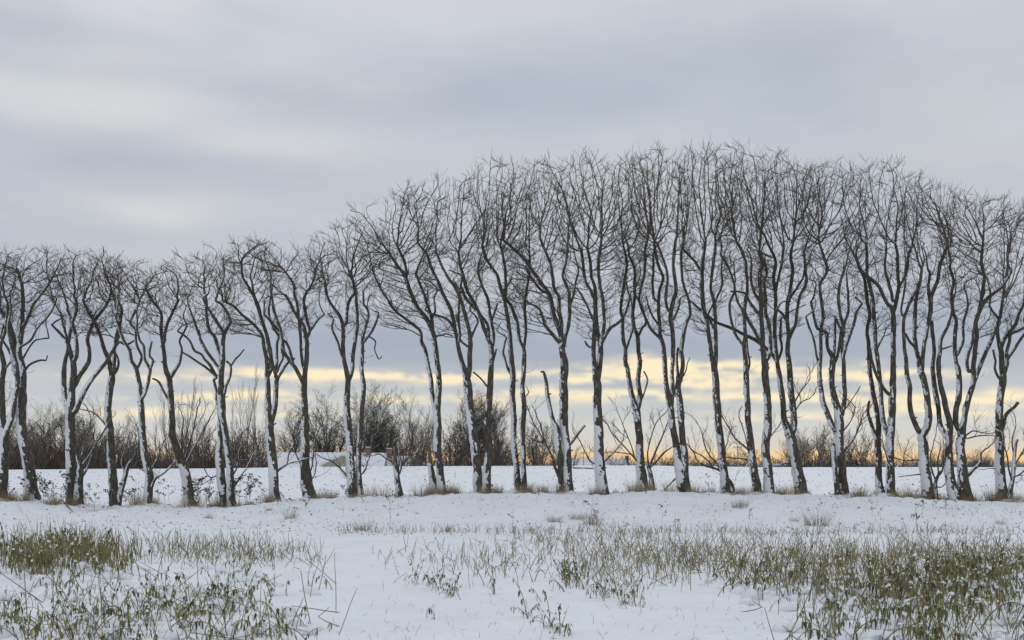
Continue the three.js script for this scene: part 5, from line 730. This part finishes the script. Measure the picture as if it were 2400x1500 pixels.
{ // weeds with dark dry leaves or seed heads
  const kinds = [0, 1, 2, 3, 4].map((i) => { const R = rngOf(900 + i), stem = new Builder(), lf = new Builder(), g = new THREE.Group(), go = (p, a, t, len, r, lv) => { const pts = [p], rad = [r], n = 6; for (let k = 1; k <= n; k++) { a += (R() - 0.5) * 0.25; t += (R() - 0.5) * 0.8; p = [p[0] + Math.cos(t) * Math.cos(a) * len / n, p[1] + Math.sin(a) * len / n, p[2] + Math.sin(t) * Math.cos(a) * len / n]; pts.push(p); rad.push(r * (1 - 0.6 * k / n)); if (lv < 2 && k > 1 && R() < 0.6) go(p, a - 0.5 - 0.3 * R(), R() * 6.283, len * 0.35, r * 0.6, lv + 1); if (k > 1 && R() < (i === 4 ? 0 : 0.55)) addLeaf(lf, R, p, R() * 6.283, 0.03 + 0.035 * R(), 0.012, 1); } stem.tube(pts, rad, 3, null, false); if (lv) { for (let c = 0; c < 3; c++) { const s = new THREE.IcosahedronGeometry(0.011 + 0.006 * R(), 0); const o = s.attributes.position; for (let v = 0; v < o.count; v += 3) { const q = [0, 1, 2].map((w) => lf.vert(o.getX(v + w) + p[0] + (c - 1) * 0.012, o.getY(v + w) + p[1] - c * 0.008, o.getZ(v + w) + p[2], 0, 1, 0, 0, 0)); lf.i.push(...q); } } } }; go([0, -0.02, 0], 1.45, R() * 6, 0.75, 0.006, 0); mesh('stem', stem.build(), STEM[1], g); const lg = lf.build(); lg.computeVertexNormals(); mesh('seed_heads', lg, LEAF[5], g).userData.kind = 'stuff'; return g; });
  const weed = (pos, k, s, label, group) => { const o = kinds[k].clone(); o.name = numbered('dry_weed'); o.position.set(...pos); o.rotation.y = PR() * 6; o.scale.setScalar(s); tag(o, label, 'weed', group); scene.add(o); };
  weed(seat(914, 1238), 4, 0.95, 'lone dark weed with round seed heads on the bank below the short stump'); weed(seat(1660, 1188), 1, 0.8, 'lone thin weed on the bank below the eighteenth tree'); weed(seat(1385, 1216), 3, 0.9, 'tall pale weed on the bank below the fifteenth tree'); weed(seat(2150, 1248), 1, 0.9, 'tall thin lone weed on the bank below the twenty-third tree');
  for (let i = 0; i < 60; i++) { const px = 15 + 600 * PR(); weed(stick(px, (PR() - 0.3) * 1.1), Math.floor(PR() * 4), 0.5 + 0.75 * PR(), `dark dry weed standing ${between(px)}`, `dry weeds ${between(px)}`); }
  for (let i = 0; i < 40; i++) { const px = 640 + 1780 * PR(), py = 1172 + 66 * PR(); weed(seat(px, py), Math.floor(PR() * 5), 0.3 + 0.4 * PR(), `thin dry weed on the ${py < 1200 ? 'upper' : 'lower'} bank below the ${under(px)} tree`, `thin weeds on the bank below the ${under(px)} tree`); }
}
{ // fallen branch on the bank, leaf litter, clods and green leaves far out on the field
  const b = new Builder(), p = pairs('128,1182 145,1180 158,1186 172,1198').map(([x, y]) => { const s = seat(x, y + 4); s[1] += 0.05; return s; }), o = thing('fallen_branch', ...p[0], 'dark fallen branch lying on the snow right of the second trunk', 'branch'); b.tube(p.map((q) => q.map((c, i) => c - p[0][i])), [0.018, 0.022, 0.018, 0.008], 6); mesh('branch', b.build(), M.bark, o);
  const R = rngOf(12), lf = new Builder(); addLeaf(lf, R, [0, 0, 0], 0, 0.1, 0.03, 0.5); const lg = lf.build(); lg.computeVertexNormals(); const m = new THREE.Matrix4(), q = new THREE.Quaternion(), eu = new THREE.Euler();
  const mat = new THREE.MeshStandardMaterial({ color: 0xffffff, roughness: 0.8, side: THREE.DoubleSide });
  const scatter = (name, label, n, where, size, tones) => { const im = new THREE.InstancedMesh(lg, mat, n); for (let k = 0; k < n; k++) { const s = where(), z = size * (0.4 + 0.9 * R()); m.compose(new THREE.Vector3(s[0], s[1] + 0.01, s[2]), q.setFromEuler(eu.set((R() - 0.5) * 1.4, R() * 6.283, (R() - 0.5) * 1.4)), new THREE.Vector3(z, z, z)); im.setMatrixAt(k, m); const t = tones[Math.floor(R() * tones.length)]; im.setColorAt(k, new THREE.Color().setRGB(...t)); } im.name = name; im.castShadow = im.receiveShadow = true; scene.add(im); tag(im, label, name === 'field_leaves' ? 'field leaves' : 'litter', null, 'stuff'); };
  scatter('leaf_litter', 'dark leaves and bits of straw lying on the snowy bank', 2600, () => { const px = -20 + 2440 * R(); return R() < 0.5 ? stick(px, (R() - 0.4) * 1.2) : seat(px, 1180 + 75 * R()); }, 0.65, [[0.09, 0.075, 0.05], [0.16, 0.12, 0.07], [0.06, 0.05, 0.035], [0.22, 0.17, 0.1]]);
  scatter('field_leaves', 'small dark green leaves and clods dotting the snowy field behind the trees', 5200, () => { const d = 40 + 108 * Math.pow(R(), 1.3), x = (R() - 0.5) * d * 1.02; return [x, groundAt(x, -d), -d]; }, 1.25, [[0.05, 0.075, 0.03], [0.09, 0.085, 0.06], [0.06, 0.055, 0.045], [0.05, 0.06, 0.03]]);
}
console.log('plants', plantCount);
renderer.render(scene, camera);
